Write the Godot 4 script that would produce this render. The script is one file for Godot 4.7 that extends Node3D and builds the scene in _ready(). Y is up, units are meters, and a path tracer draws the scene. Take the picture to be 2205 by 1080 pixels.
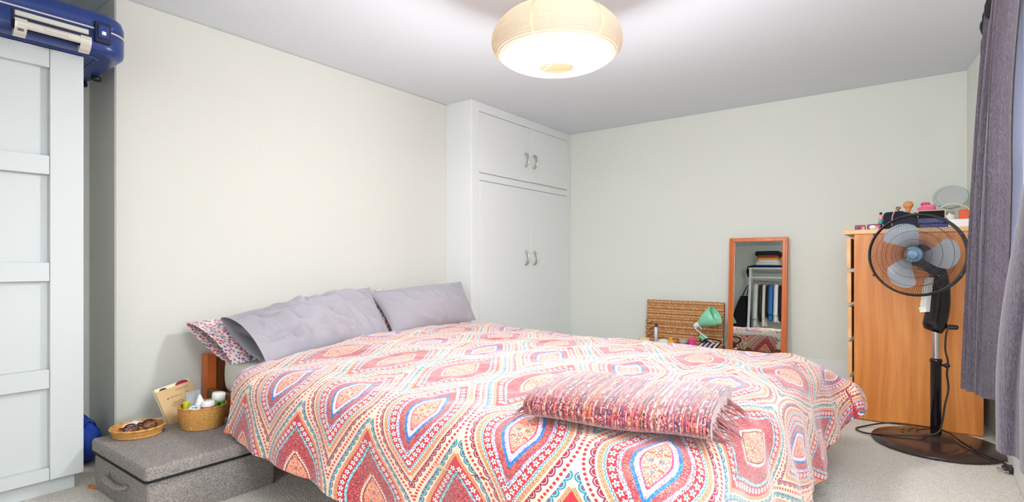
extends Node3D
# A bedroom: double bed against the left wall, built-in cupboard in the far corner, chest of drawers and fan by the curtained window on the right.
# The room's axes: -z runs along the left wall, away from the camera; +x towards the window wall; the floor is y = 0.

const CEIL := 2.1035
var M := {}
var rng := RandomNumberGenerator.new()


# ---------------------------------------------------------------- mesh helpers
class Mb:
	var st := SurfaceTool.new()
	var g := 0
	var buf: Array[Vector3] = []
	var uvs: Array[Vector2] = []

	func _init() -> void:
		st.begin(Mesh.PRIMITIVE_TRIANGLES)

	func tri(a: Vector3, b: Vector3, c: Vector3, ua := Vector2.ZERO, ub := Vector2.ZERO, uc := Vector2.ZERO) -> void:
		buf.append(a)
		buf.append(b)
		buf.append(c)
		uvs.append(ua)
		uvs.append(ub)
		uvs.append(uc)

	# writes the buffered triangles; a closed piece is turned so that its fronts look outwards
	func flush(smooth := true) -> void:
		var mid := Vector3.ZERO
		for p in buf:
			mid += p
		mid /= maxf(1.0, buf.size())
		var vol := 0.0
		for i in range(0, buf.size(), 3):
			vol += (buf[i] - mid).dot((buf[i + 1] - mid).cross(buf[i + 2] - mid))
		g += 1
		st.set_smooth_group(g if smooth else -1)
		for i in range(0, buf.size(), 3):
			var order := [i, i + 2, i + 1] if vol > 0.0 else [i, i + 1, i + 2]
			for k in order:
				st.set_uv(uvs[k])
				st.add_vertex(buf[k])
		buf.clear()
		uvs.clear()

	func done() -> ArrayMesh:
		st.generate_normals()
		st.index()
		return st.commit()

	func grid(rows: Array, wrap := false, uv_of = null, caps := false, smooth := true) -> void:
		var n: int = rows[0].size()
		for i in rows.size() - 1:
			for j in (n if wrap else n - 1):
				var k := (j + 1) % n
				var a: Vector3 = rows[i][j]
				var b: Vector3 = rows[i][k]
				var c: Vector3 = rows[i + 1][k]
				var d: Vector3 = rows[i + 1][j]
				var ua := Vector2(float(j) / n, float(i) / rows.size())
				var ub := Vector2(float(j + 1) / n, float(i) / rows.size())
				var uc := Vector2(float(j + 1) / n, float(i + 1) / rows.size())
				var ud := Vector2(float(j) / n, float(i + 1) / rows.size())
				if uv_of != null:
					ua = uv_of[i][j]
					ub = uv_of[i][k]
					uc = uv_of[i + 1][k]
					ud = uv_of[i + 1][j]
				if a.distance_squared_to(c) < b.distance_squared_to(d):
					tri(a, b, c, ua, ub, uc)
					tri(a, c, d, ua, uc, ud)
				else:
					tri(a, b, d, ua, ub, ud)
					tri(b, c, d, ub, uc, ud)
		if caps:
			for e in [0, rows.size() - 1]:
				var mid := Vector3.ZERO
				for p in rows[e]:
					mid += p
				mid /= n
				for j in n:
					if e == 0:
						tri(mid, rows[e][(j + 1) % n], rows[e][j])
					else:
						tri(mid, rows[e][j], rows[e][(j + 1) % n])
		flush(smooth)

	# a box with chamfered edges
	func box(c: Vector3, s: Vector3, r := 0.004, b := Basis.IDENTITY) -> void:
		var h := s * 0.5
		r = minf(r, minf(h.x, minf(h.y, h.z)) * 0.9)
		var P := {}
		for x in [-1, 1]:
			for y in [-1, 1]:
				for z in [-1, 1]:
					var f := Vector3(x, y, z)
					for ax in 3:
						var p := f * (h - Vector3.ONE * r)
						p[ax] = f[ax] * h[ax]
						P[[x, y, z, ax]] = c + b * p
		for ax in 3:
			var u := (ax + 1) % 3
			var v := (ax + 2) % 3
			for sgn in [-1, 1]:
				var q: Array[Vector3] = []
				for k in [[-1, -1], [1, -1], [1, 1], [-1, 1]]:
					var e := [0, 0, 0]
					e[ax] = sgn
					e[u] = k[0]
					e[v] = k[1]
					q.append(P[[e[0], e[1], e[2], ax]])
				quad(q[0], q[1], q[2], q[3], sgn < 0)
			for su in [-1, 1]:
				for sv in [-1, 1]:
					var e0 := [0, 0, 0]
					e0[u] = su
					e0[v] = sv
					var e1 := e0.duplicate()
					e0[ax] = -1
					e1[ax] = 1
					quad(P[[e0[0], e0[1], e0[2], u]], P[[e1[0], e1[1], e1[2], u]], P[[e1[0], e1[1], e1[2], v]], P[[e0[0], e0[1], e0[2], v]], su * sv > 0)
		for x in [-1, 1]:
			for y in [-1, 1]:
				for z in [-1, 1]:
					var a: Vector3 = P[[x, y, z, 0]]
					var d: Vector3 = P[[x, y, z, 1]]
					var e: Vector3 = P[[x, y, z, 2]]
					if x * y * z > 0:
						tri(a, d, e)
					else:
						tri(a, e, d)
		flush(false)

	func quad(a: Vector3, b: Vector3, c: Vector3, d: Vector3, flip := false) -> void:
		if flip:
			tri(a, c, b)
			tri(a, d, c)
		else:
			tri(a, b, c)
			tri(a, c, d)

	# a round bar along points; r one radius or one per point; flat squashes the second axis
	func tube(pts: Array, r, sides := 8, closed := false, flat := 1.0) -> void:
		var rows := []
		var n := pts.size()
		var nrm := Vector3.ZERO
		for i in n:
			var t: Vector3
			if closed:
				t = (pts[(i + 1) % n] - pts[(i + n - 1) % n]).normalized()
			else:
				t = (pts[mini(i + 1, n - 1)] - pts[maxi(i - 1, 0)]).normalized()
			if nrm == Vector3.ZERO:
				nrm = t.cross(Vector3.UP if absf(t.y) < 0.9 else Vector3.RIGHT).normalized()
			nrm = (nrm - t * nrm.dot(t)).normalized()
			var bi := t.cross(nrm)
			var rad: float = r[i] if r is Array else r
			var row := PackedVector3Array()
			for k in sides:
				var a := TAU * k / sides
				row.append(pts[i] + (nrm * cos(a) + bi * sin(a) * flat) * rad)
			rows.append(row)
		if closed:
			rows.append(rows[0])
		grid(rows, true, null, not closed)

	# turned shape about y; a repeated profile point makes a crease
	func lathe(prof: Array, segs := 24, xf := Transform3D.IDENTITY, sx := 1.0, sz := 1.0) -> void:
		var rows := []
		for i in prof.size():
			if rows.size() > 1 and prof[i] == prof[i - 1]:
				for_lathe(rows)
				rows = []
			var row := PackedVector3Array()
			for k in segs:
				var a := TAU * k / segs
				row.append(xf * Vector3(cos(a) * prof[i].x * sx, prof[i].y, sin(a) * prof[i].x * sz))
			rows.append(row)
		for_lathe(rows)

	func for_lathe(rows: Array) -> void:
		var keep := buf.size()
		assert(keep == 0)
		grid(rows, true)

	# lumpy or plain ellipsoid
	func ball(c: Vector3, r: Vector3, segs := 16, noise: FastNoiseLite = null, amp := 0.0) -> void:
		var rows := []
		var half := segs / 2
		for i in half + 1:
			var th := PI * i / half
			var row := PackedVector3Array()
			for k in segs:
				var ph := TAU * k / segs
				var d := Vector3(sin(th) * cos(ph), cos(th), sin(th) * sin(ph))
				var f := 1.0
				if noise:
					f += amp * noise.get_noise_3dv(d * 10.0 + c * 37.0)
				row.append(c + d * r * f)
			rows.append(row)
		grid(rows, true)

	# outline (in a plane) pushed along v
	func slab(outline: PackedVector2Array, o: Vector3, ex: Vector3, ey: Vector3, depth: Vector3) -> void:
		var idx := Geometry2D.triangulate_polygon(outline)
		var n := outline.size()
		var p := func(i: int) -> Vector3: return o + ex * outline[i].x + ey * outline[i].y
		for i in range(0, idx.size(), 3):
			tri(p.call(idx[i]), p.call(idx[i + 1]), p.call(idx[i + 2]))
			tri(p.call(idx[i]) + depth, p.call(idx[i + 2]) + depth, p.call(idx[i + 1]) + depth)
		var area := 0.0
		for i in n:
			area += outline[i].cross(outline[(i + 1) % n])
		# triangulate_polygon keeps its own turn; the sides follow the first triangle's
		var t0 := (outline[idx[1]] - outline[idx[0]]).cross(outline[idx[2]] - outline[idx[0]])
		for i in n:
			quad(p.call(i), p.call((i + 1) % n), p.call((i + 1) % n) + depth, p.call(i) + depth, (area > 0) == (t0 > 0))
		flush(false)


func mb() -> Mb:
	return Mb.new()


func numbered(parent: Node, called: String) -> String:
	if not parent.has_node(called):
		return called
	var k := 1
	while parent.has_node("%s_%03d" % [called, k]):
		k += 1
	return "%s_%03d" % [called, k]


func tag(o: Node, label: String, category := "", group := "", kind := "") -> Node:
	if label:
		o.set_meta("label", label)
	if category:
		o.set_meta("category", category)
	if group:
		o.set_meta("group", group)
	if kind:
		o.set_meta("kind", kind)
	return o


func put(called: String, m, mat: Material, parent: Node = self, label := "", kind := "") -> MeshInstance3D:
	var o := MeshInstance3D.new()
	o.name = numbered(parent, called)
	o.mesh = m.done() if m is Mb else m
	o.material_override = mat
	parent.add_child(o, true)
	tag(o, label, "", "", kind)
	return o


func thing(called: String, label: String, category: String, at := Vector3.ZERO, turn := 0.0, group := "") -> Node3D:
	var o := Node3D.new()
	o.name = numbered(self, called)
	add_child(o, true)
	o.position = at
	o.rotation.y = turn
	tag(o, label, category, group)
	return o


func boxed(called: String, c: Vector3, s: Vector3, mat: Material, parent: Node = self, r := 0.004, b := Basis.IDENTITY) -> MeshInstance3D:
	var m := mb()
	m.box(c, s, r, b)
	return put(called, m, mat, parent)


func shell(called: String, c: Vector3, s: Vector3, mat: Material, r := 0.002) -> MeshInstance3D:
	var o := boxed(called, c, s, mat, self, r)
	o.set_meta("kind", "structure")
	return o


func fnl(freq: float, sd: int, kind := FastNoiseLite.TYPE_SIMPLEX_SMOOTH, oct := 3) -> FastNoiseLite:
	var n := FastNoiseLite.new()
	n.seed = sd
	n.frequency = freq
	n.noise_type = kind
	n.fractal_octaves = oct
	return n


# ---------------------------------------------------------------- textures
func noise_img(w: int, h: int, freq: float, sd: int, oct := 3) -> Image:
	return fnl(freq, sd, FastNoiseLite.TYPE_SIMPLEX_SMOOTH, oct).get_seamless_image(w, h)


# two colours mixed by stretched noise, returned as a texture; sx and sy stretch the grain
func grain(w: int, h: int, c0: Color, c1: Color, freq: float, sx: float, sy: float, sd: int, fine := 0.15) -> ImageTexture:
	var n := fnl(freq, sd)
	var n2 := fnl(freq * 6.0, sd + 5)
	var im := Image.create(w, h, false, Image.FORMAT_RGB8)
	for y in h:
		for x in w:
			var a := TAU * x / w
			var b := TAU * y / h
			var p := Vector3(cos(a) * w / TAU / sx, sin(a) * w / TAU / sx, 0)
			var q := Vector3(cos(b), sin(b), 0) * (h / TAU / sy)
			var v := n.get_noise_3d(p.x + q.x, p.y, q.y) + fine * n2.get_noise_3d(p.x + q.x, p.y, q.y)
			im.set_pixel(x, y, c0.lerp(c1, clampf(0.5 + v, 0, 1)))
	return ImageTexture.create_from_image(im)


func mat(c: Color, rough := 0.6, metal := 0.0) -> StandardMaterial3D:
	var m := StandardMaterial3D.new()
	m.albedo_color = c
	m.roughness = rough
	m.metallic = metal
	m.cull_mode = BaseMaterial3D.CULL_DISABLED
	return m


func rgb(r: int, g: int, b: int) -> Color:
	return Color8(r, g, b)


func relief(m: StandardMaterial3D, im: Image, cm: float) -> void:
	m.heightmap_enabled = true
	m.heightmap_texture = ImageTexture.create_from_image(im)
	m.heightmap_scale = cm


func tri_planar(m: StandardMaterial3D, scale: Vector3) -> StandardMaterial3D:
	m.uv1_triplanar = true
	m.uv1_scale = scale
	return m


# the duvet's print: an ogee lattice of two medallions, ringed with bands of flowers, squares and scallops
const DW := 0.365
const DH := 0.41
const DX := 640
const DY := 1440
var dimg: Image


func ogee(y: float) -> float:
	return DW * 0.25 * (1.0 + cos(PI * y / DH))


func dpix(x: int, y: int, c: Color, a := 1.0) -> void:
	x = posmod(x, DX)
	y = posmod(y, DY)
	dimg.set_pixel(x, y, c if a >= 1.0 else dimg.get_pixel(x, y).lerp(c, a))


# paints a small shape: test gets local coordinates in mm along the tangent and the normal
func stamp(at: Vector2, t: Vector2, reach: float, test: Callable, size := 1.25) -> void:
	var k := DX / (DW * 1000.0)
	var cx := (at.x / DW + 0.5) * DX
	var cy := (at.y / (2.0 * DH) + 0.5) * DY
	var n := Vector2(-t.y, t.x)
	var r := ceili(reach * k * size)
	for y in range(-r, r + 1):
		for x in range(-r, r + 1):
			var p := Vector2(x, y) / k
			var c: Color = test.call(p.dot(t) / size, p.dot(n) / size)
			if c.a > 0.0:
				dpix(int(cx) + x, int(cy) + y, c)


func duvet_print() -> ImageTexture:
	var gx := 41
	var gy := 93
	var f := Image.create(gx, gy, false, Image.FORMAT_RF)
	var curve := PackedVector2Array()
	for i in range(-24, 125):
		var y := DH * i / 100.0
		curve.append(Vector2(ogee(y), y))
	for j in gy:
		for i in gx:
			var p := Vector2(DW * 0.5 * i / (gx - 1.0), DH * j / (gy - 1.0))
			var d := 1e9
			for c in curve:
				d = minf(d, p.distance_squared_to(c))
				d = minf(d, p.distance_squared_to(Vector2(-c.x, c.y)))
				d = minf(d, p.distance_squared_to(Vector2(DW - c.x, c.y)))
			d = sqrt(d)
			f.set_pixel(i, j, Color(d if p.x < ogee(p.y) else -d, 0, 0))
	f.resize(DX / 2, DY / 2, Image.INTERPOLATE_BILINEAR)
	var red := rgb(222, 38, 46)
	var cream := rgb(236, 206, 180)
	var white := rgb(240, 236, 232)
	var teal := rgb(24, 120, 138)
	var maroon := rgb(140, 16, 48)
	var mott := [rgb(206, 60, 60), rgb(176, 36, 52), rgb(222, 110, 84), rgb(120, 56, 80), rgb(226, 140, 120), rgb(150, 110, 80), rgb(196, 50, 100)]
	var mottB := [rgb(188, 44, 52), rgb(150, 22, 50), rgb(206, 90, 74), rgb(110, 30, 50), rgb(204, 56, 92), rgb(226, 140, 126)]
	var q := Image.create(DX / 2, DY / 2, false, Image.FORMAT_RGB8)
	var cell := fnl(0.24, 3, FastNoiseLite.TYPE_CELLULAR, 1)
	cell.cellular_return_type = FastNoiseLite.RETURN_CELL_VALUE
	var wob := fnl(0.05, 9)
	for y in DY / 2:
		for x in DX / 2:
			var d := f.get_pixel(x, y).r * 1000.0 + wob.get_noise_2d(x, y) * 1.2
			var cv := (cell.get_noise_2d(x, y) + 1.0) * 0.5
			var c := cream
			if d >= 0.0:  # towards the first medallion
				if d < 40: c = cream
				elif d < 41.5: c = rgb(236, 190, 150)
				elif d < 55: c = rgb(238, 196, 162)
				elif d < 64: c = rgb(206, 222, 222)
				elif d < 87: c = red
				elif d < 89: c = maroon
				elif d < 95: c = white if cv > 0.3 else rgb(120, 20, 50)
				elif d < 101: c = rgb(204, 200, 230) if cv > 0.35 else rgb(120, 90, 170)
				elif d < 122: c = mott[int(cv * 6.99)]
				elif d < 132: c = rgb(44, 100, 176) if cv > 0.3 else rgb(70, 150, 206)
				elif d < 144: c = rgb(244, 226, 238) if cv > 0.3 else rgb(206, 60, 130)
				elif d < 148: c = rgb(206, 50, 110)
				else: c = rgb(244, 192, 160) if cv > 0.45 else rgb(222, 84, 60)
			else:  # towards the second
				d = -d
				if d < 26: c = cream
				elif d < 38: c = rgb(238, 196, 162)
				elif d < 39.5: c = maroon
				elif d < 63: c = rgb(210, 38, 56)
				elif d < 65: c = maroon
				elif d < 74: c = rgb(168, 220, 226) if cv > 0.3 else rgb(30, 110, 130)
				elif d < 118: c = mottB[int(cv * 5.99)]
				elif d < 131: c = rgb(190, 44, 60) if cv > 0.4 else rgb(226, 150, 130)
				elif d < 135: c = rgb(110, 20, 30)
				else: c = rgb(244, 190, 156) if cv > 0.5 else (rgb(228, 90, 54) if cv > 0.15 else rgb(200, 40, 60))
			q.set_pixel(x, y, c)
	dimg = Image.create(DX, DY, false, Image.FORMAT_RGB8)
	var full := Rect2i(0, 0, DX / 2, DY / 2)
	dimg.blit_rect(q, full, Vector2i(DX / 2, DY / 2))
	q.flip_x()
	dimg.blit_rect(q, full, Vector2i(0, DY / 2))
	q.flip_y()
	dimg.blit_rect(q, full, Vector2i(0, 0))
	q.flip_x()
	dimg.blit_rect(q, full, Vector2i(DX / 2, 0))
	# bands of small figures that follow the outline of each medallion
	var NONE := Color(0, 0, 0, 0)
	var flower := func(u: float, v: float) -> Color:
		var r := Vector2(u, v).length()
		if r < 2.1:
			return teal
		var a := atan2(v, u)
		return white if r < 6.2 + 2.2 * cos(5.0 * a) else NONE
	var scallop := func(body: Color, heart: Color) -> Callable:
		return func(u: float, v: float) -> Color:
			if v < -4.5:
				return NONE
			var r := Vector2(u, v + 4.5).length()
			if r < 3.2:
				return heart
			if r > 6.0 and r < 8.0 and fposmod(atan2(v + 4.5, u) * 3.6, 1.0) > 0.45:
				return rgb(236, 240, 236)
			if r < 10.6:
				return body
			return NONE
	var square := func(u: float, v: float) -> Color:
		var e := maxf(absf(u), absf(v))
		if e < 1.4:
			return rgb(60, 40, 50)
		if e < 2.6:
			return cream
		return rgb(232, 104, 34) if e < 4.6 else NONE
	var dot := func(u: float, v: float) -> Color:
		return red if Vector2(u, v).length() < 3.3 else NONE
	var zig := func(u: float, v: float) -> Color:
		return teal if absf(v - (absf(u) - 3.0) * 0.9) < 1.3 and absf(u) < 4.5 else NONE
	var petal := func(u: float, v: float) -> Color:
		var r := Vector2(u, v).length()
		return rgb(30, 120, 150) if r < 4.5 + 3.0 * cos(4.0 * atan2(v, u)) else NONE
	for c in [[Vector2.ZERO, 0], [Vector2(DW * 0.5, DH), 1]]:
		var o: Vector2 = c[0]
		var ring := func(u: float, v: float) -> Color: return rgb(248, 232, 214) if Vector2(u, v).length() < 3.8 and Vector2(u, v).length() > 1.2 else NONE
		var loops := [[29.0, 29.0, scallop.call(maroon, red), 12], [8.0, 14.0, dot, 4], [48.0, 13.5, square, 7], [60.0, 11.0, zig, 6], [76.0, 23.0, flower, 9], [138.0, 11.0, ring, 5]]
		if c[1] == 1:
			loops = [[12.0, 29.0, scallop.call(teal, rgb(190, 30, 90)), 12], [32.0, 13.0, square, 7], [51.0, 23.0, flower, 9], [125.0, 11.0, ring, 5]]
		for l in loops:
			for side in [-1.0, 1.0]:
				var since := 0.0
				var last := Vector2.INF
				for i in range(-1000, 1001):
					var y := DH * i / 1000.0
					var b := ogee(y)
					var slope := -DW * 0.25 * PI / DH * sin(PI * y / DH)
					var t := Vector2(slope, 1).normalized()
					var n := Vector2(-t.y, t.x)  # inwards for the right-hand side
					var p: Vector2 = Vector2(b, y) + n * (l[0] / 1000.0)
					if p.x < 0.0:
						continue
					# still that far from the outline?
					var near := true
					for k in range(maxi(-1000, i - 400), mini(1000, i + 400), 25):
						if p.distance_to(Vector2(ogee(DH * k / 1000.0), DH * k / 1000.0)) < (l[0] - 1.2) / 1000.0:
							near = false
							break
					if not near:
						continue
					if last != Vector2.INF:
						since += p.distance_to(last)
					last = p
					if since * 1000.0 >= l[1] or (since == 0.0 and i < -900):
						since = 0.0
						var pp := Vector2(p.x * side, p.y) + o
						var tt := Vector2(t.x * side, t.y)
						# the local v axis points away from the medallion's middle for scallops
						var turned: Vector2 = tt if side > 0 else -tt
						stamp(pp, turned * (-1.0 if l[3] == 12 and c[1] == 0 else 1.0) if l[3] == 12 else turned, l[3], l[2], 1.45 if l[3] == 12 or l[3] == 4 else 1.25)
		for k in 4:
			stamp(o + Vector2(0.017 if k == 0 else (-0.017 if k == 1 else 0.0), 0.038 if k == 2 else (-0.038 if k == 3 else 0.0)), Vector2.RIGHT, 8.0, petal, 0.9)
	return ImageTexture.create_from_image(dimg)


func floral_print() -> ImageTexture:
	var n := 512
	var im := Image.create(n, n, false, Image.FORMAT_RGB8)
	im.fill(rgb(236, 218, 216))
	var cols := [rgb(214, 32, 44), rgb(200, 40, 90), rgb(34, 128, 150), rgb(60, 140, 140), rgb(226, 90, 60), rgb(90, 60, 150), rgb(230, 120, 140), rgb(40, 90, 120)]
	var spots := PackedVector2Array()
	for k in 2600:
		var p := Vector2(rng.randf() * n, rng.randf() * n)
		var ok := true
		for s in spots:
			if absf(wrapf(p.x - s.x, -n / 2.0, n / 2.0)) + absf(wrapf(p.y - s.y, -n / 2.0, n / 2.0)) < 17:
				ok = false
				break
		if not ok:
			continue
		spots.append(p)
		var c: Color = cols[rng.randi() % cols.size()]
		var heart: Color = cols[rng.randi() % cols.size()]
		var ph := rng.randf() * TAU
		var pet := 4 + rng.randi() % 2
		var R := rng.randf_range(7, 10.5)
		for y in range(-14, 15):
			for x in range(-14, 15):
				var r := Vector2(x, y).length()
				var lim := R * (0.72 + 0.3 * cos(pet * (atan2(y, x) + ph)))
				if r < lim:
					im.set_pixel(posmod(int(p.x) + x, n), posmod(int(p.y) + y, n), heart if r < 3.0 else c)
	return ImageTexture.create_from_image(im)


# yarn rows of the rag throw: u across the ribs, v along a yarn
func rag_print(w: int, h: int, fade: float) -> ImageTexture:
	var im := Image.create(w, h, false, Image.FORMAT_RGB8)
	var cols := [rgb(190, 30, 44), rgb(220, 96, 100), rgb(80, 16, 44), rgb(232, 168, 150), rgb(206, 120, 60), rgb(140, 24, 60), rgb(44, 18, 36), rgb(236, 196, 180), rgb(200, 60, 50), rgb(110, 84, 60), rgb(110, 60, 110), rgb(222, 140, 140)]
	for x in w:
		var strip := x / 3
		rng.seed = 1000 + strip
		var c0: Color = cols[rng.randi() % cols.size()]
		var c1: Color = cols[rng.randi() % cols.size()]
		var len := 4 + rng.randi() % 10
		for y in h:
			if (y + strip * 7) % len == 0:
				c1 = cols[rng.randi() % cols.size()] if rng.randf() < 0.6 else c0
			var c := c1 if rng.randf() < 0.75 else c0
			im.set_pixel(x, y, c.darkened(0.18))
	return ImageTexture.create_from_image(im)


# basket weave: pale strands over and under, dark in the gaps
func weave_img(n: int, c0: Color, c1: Color, gap: Color, nx: int, ny: int) -> Image:
	var im := Image.create(n, n, false, Image.FORMAT_RGB8)
	for y in n:
		for x in n:
			var u := float(x) / n * nx
			var v := float(y) / n * ny
			var row := int(v)
			var s := absf(sin(PI * (u + (0.5 if row % 2 else 0.0))))
			var t := sin(PI * fposmod(v, 1.0))
			var k := clampf(pow(s, 0.6) * pow(t, 0.5), 0, 1)
			rng.seed = row * 91 + int(u + (0.5 if row % 2 else 0.0)) % nx
			im.set_pixel(x, y, gap.lerp(c0.lerp(c1, rng.randf()), k))
	return im


func speckle(n: int, cols: Array, sd: int) -> ImageTexture:
	var im := Image.create(n, n, false, Image.FORMAT_RGB8)
	rng.seed = sd
	for y in n:
		for x in n:
			var a: Color = cols[rng.randi() % cols.size()]
			im.set_pixel(x, y, a)
	return ImageTexture.create_from_image(im)


func dots_img(n: int, sd: int) -> Image:
	var im := Image.create(n, n, false, Image.FORMAT_RGB8)
	rng.seed = sd
	for y in n:
		for x in n:
			var v := rng.randf()
			im.set_pixel(x, y, Color(v, v, v))
	return im


# upright slubby threads
func speckle_streaks(w: int, h: int, c0: Color, c1: Color, sd: int) -> ImageTexture:
	var im := Image.create(w, h, false, Image.FORMAT_RGB8)
	rng.seed = sd
	for x in w:
		var base := rng.randf_range(0.25, 0.6)
		var y := 0
		while y < h:
			var len := 2 + rng.randi() % 14
			var v := clampf(base + rng.randf_range(-0.32, 0.32), 0, 1)
			for k in mini(len, h - y):
				im.set_pixel(x, y + k, c0.lerp(c1, v))
			y += len
	return ImageTexture.create_from_image(im)


# ---------------------------------------------------------------- the scene
func _ready() -> void:
	rng.seed = 7
	camera_and_light()
	materials()
	room()
	cupboard()
	bed()
	wardrobe()
	suitcase()
	chest()
	curtains()
	fan()
	lantern()
	leaning_mirror()
	hamper()
	bedside()
	chest_top()
	clothes_rail()


func camera_and_light() -> void:
	var cam := Camera3D.new()
	cam.name = "camera"
	cam.position = Vector3(0, 0.9, 0)
	cam.rotation.y = deg_to_rad(36.85)
	cam.projection = Camera3D.PROJECTION_FRUSTUM
	cam.near = 0.05
	cam.far = 60.0
	cam.size = 0.05 * 1080.0 / 1178.0
	cam.frustum_offset = Vector2(0, 0.05 * 26.0 / 1178.0)
	cam.current = true
	add_child(cam)
	var we := WorldEnvironment.new()
	we.name = "environment"
	var e := Environment.new()
	e.background_mode = Environment.BG_SKY
	var sky := Sky.new()
	var sm := ProceduralSkyMaterial.new()
	sm.sky_top_color = Color(0.96, 0.98, 1.0)
	sm.sky_horizon_color = Color(0.98, 0.99, 1.0)
	sm.ground_bottom_color = Color(0.45, 0.45, 0.42)
	sm.ground_horizon_color = Color(0.8, 0.82, 0.82)
	sm.sky_energy_multiplier = 2.0
	sm.ground_energy_multiplier = 0.7
	sky.sky_material = sm
	e.sky = sky
	e.tonemap_mode = Environment.TONE_MAPPER_LINEAR
	e.tonemap_exposure = 1.48
	e.sdfgi_enabled = true
	e.ssao_enabled = true
	e.ssil_enabled = true
	we.environment = e
	add_child(we)
	# daylight: it slants in from the sky through the side window, and as fill from an added unseen window behind the camera
	for spec in [["side_window_daylight", Vector2(1.3, 0.8), Vector3(0.19, 1.5, -0.72), Vector3(-0.24, -0.44, -0.87), 2.6], ["added_front_fill", Vector2(1.1, 1.15), Vector3(-0.42, 1.26, 1.475), Vector3(0.1, 0, -1), 0.95]]:
		var day := AreaLight3D.new()
		day.name = spec[0]
		day.area_size = spec[1]
		day.position = spec[2]
		day.basis = Basis.looking_at(spec[3])
		day.light_color = Color(0.94, 0.975, 1.0)
		day.light_energy = spec[4]
		day.area_range = 12.0
		day.shadow_enabled = true
		add_child(day)


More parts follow.
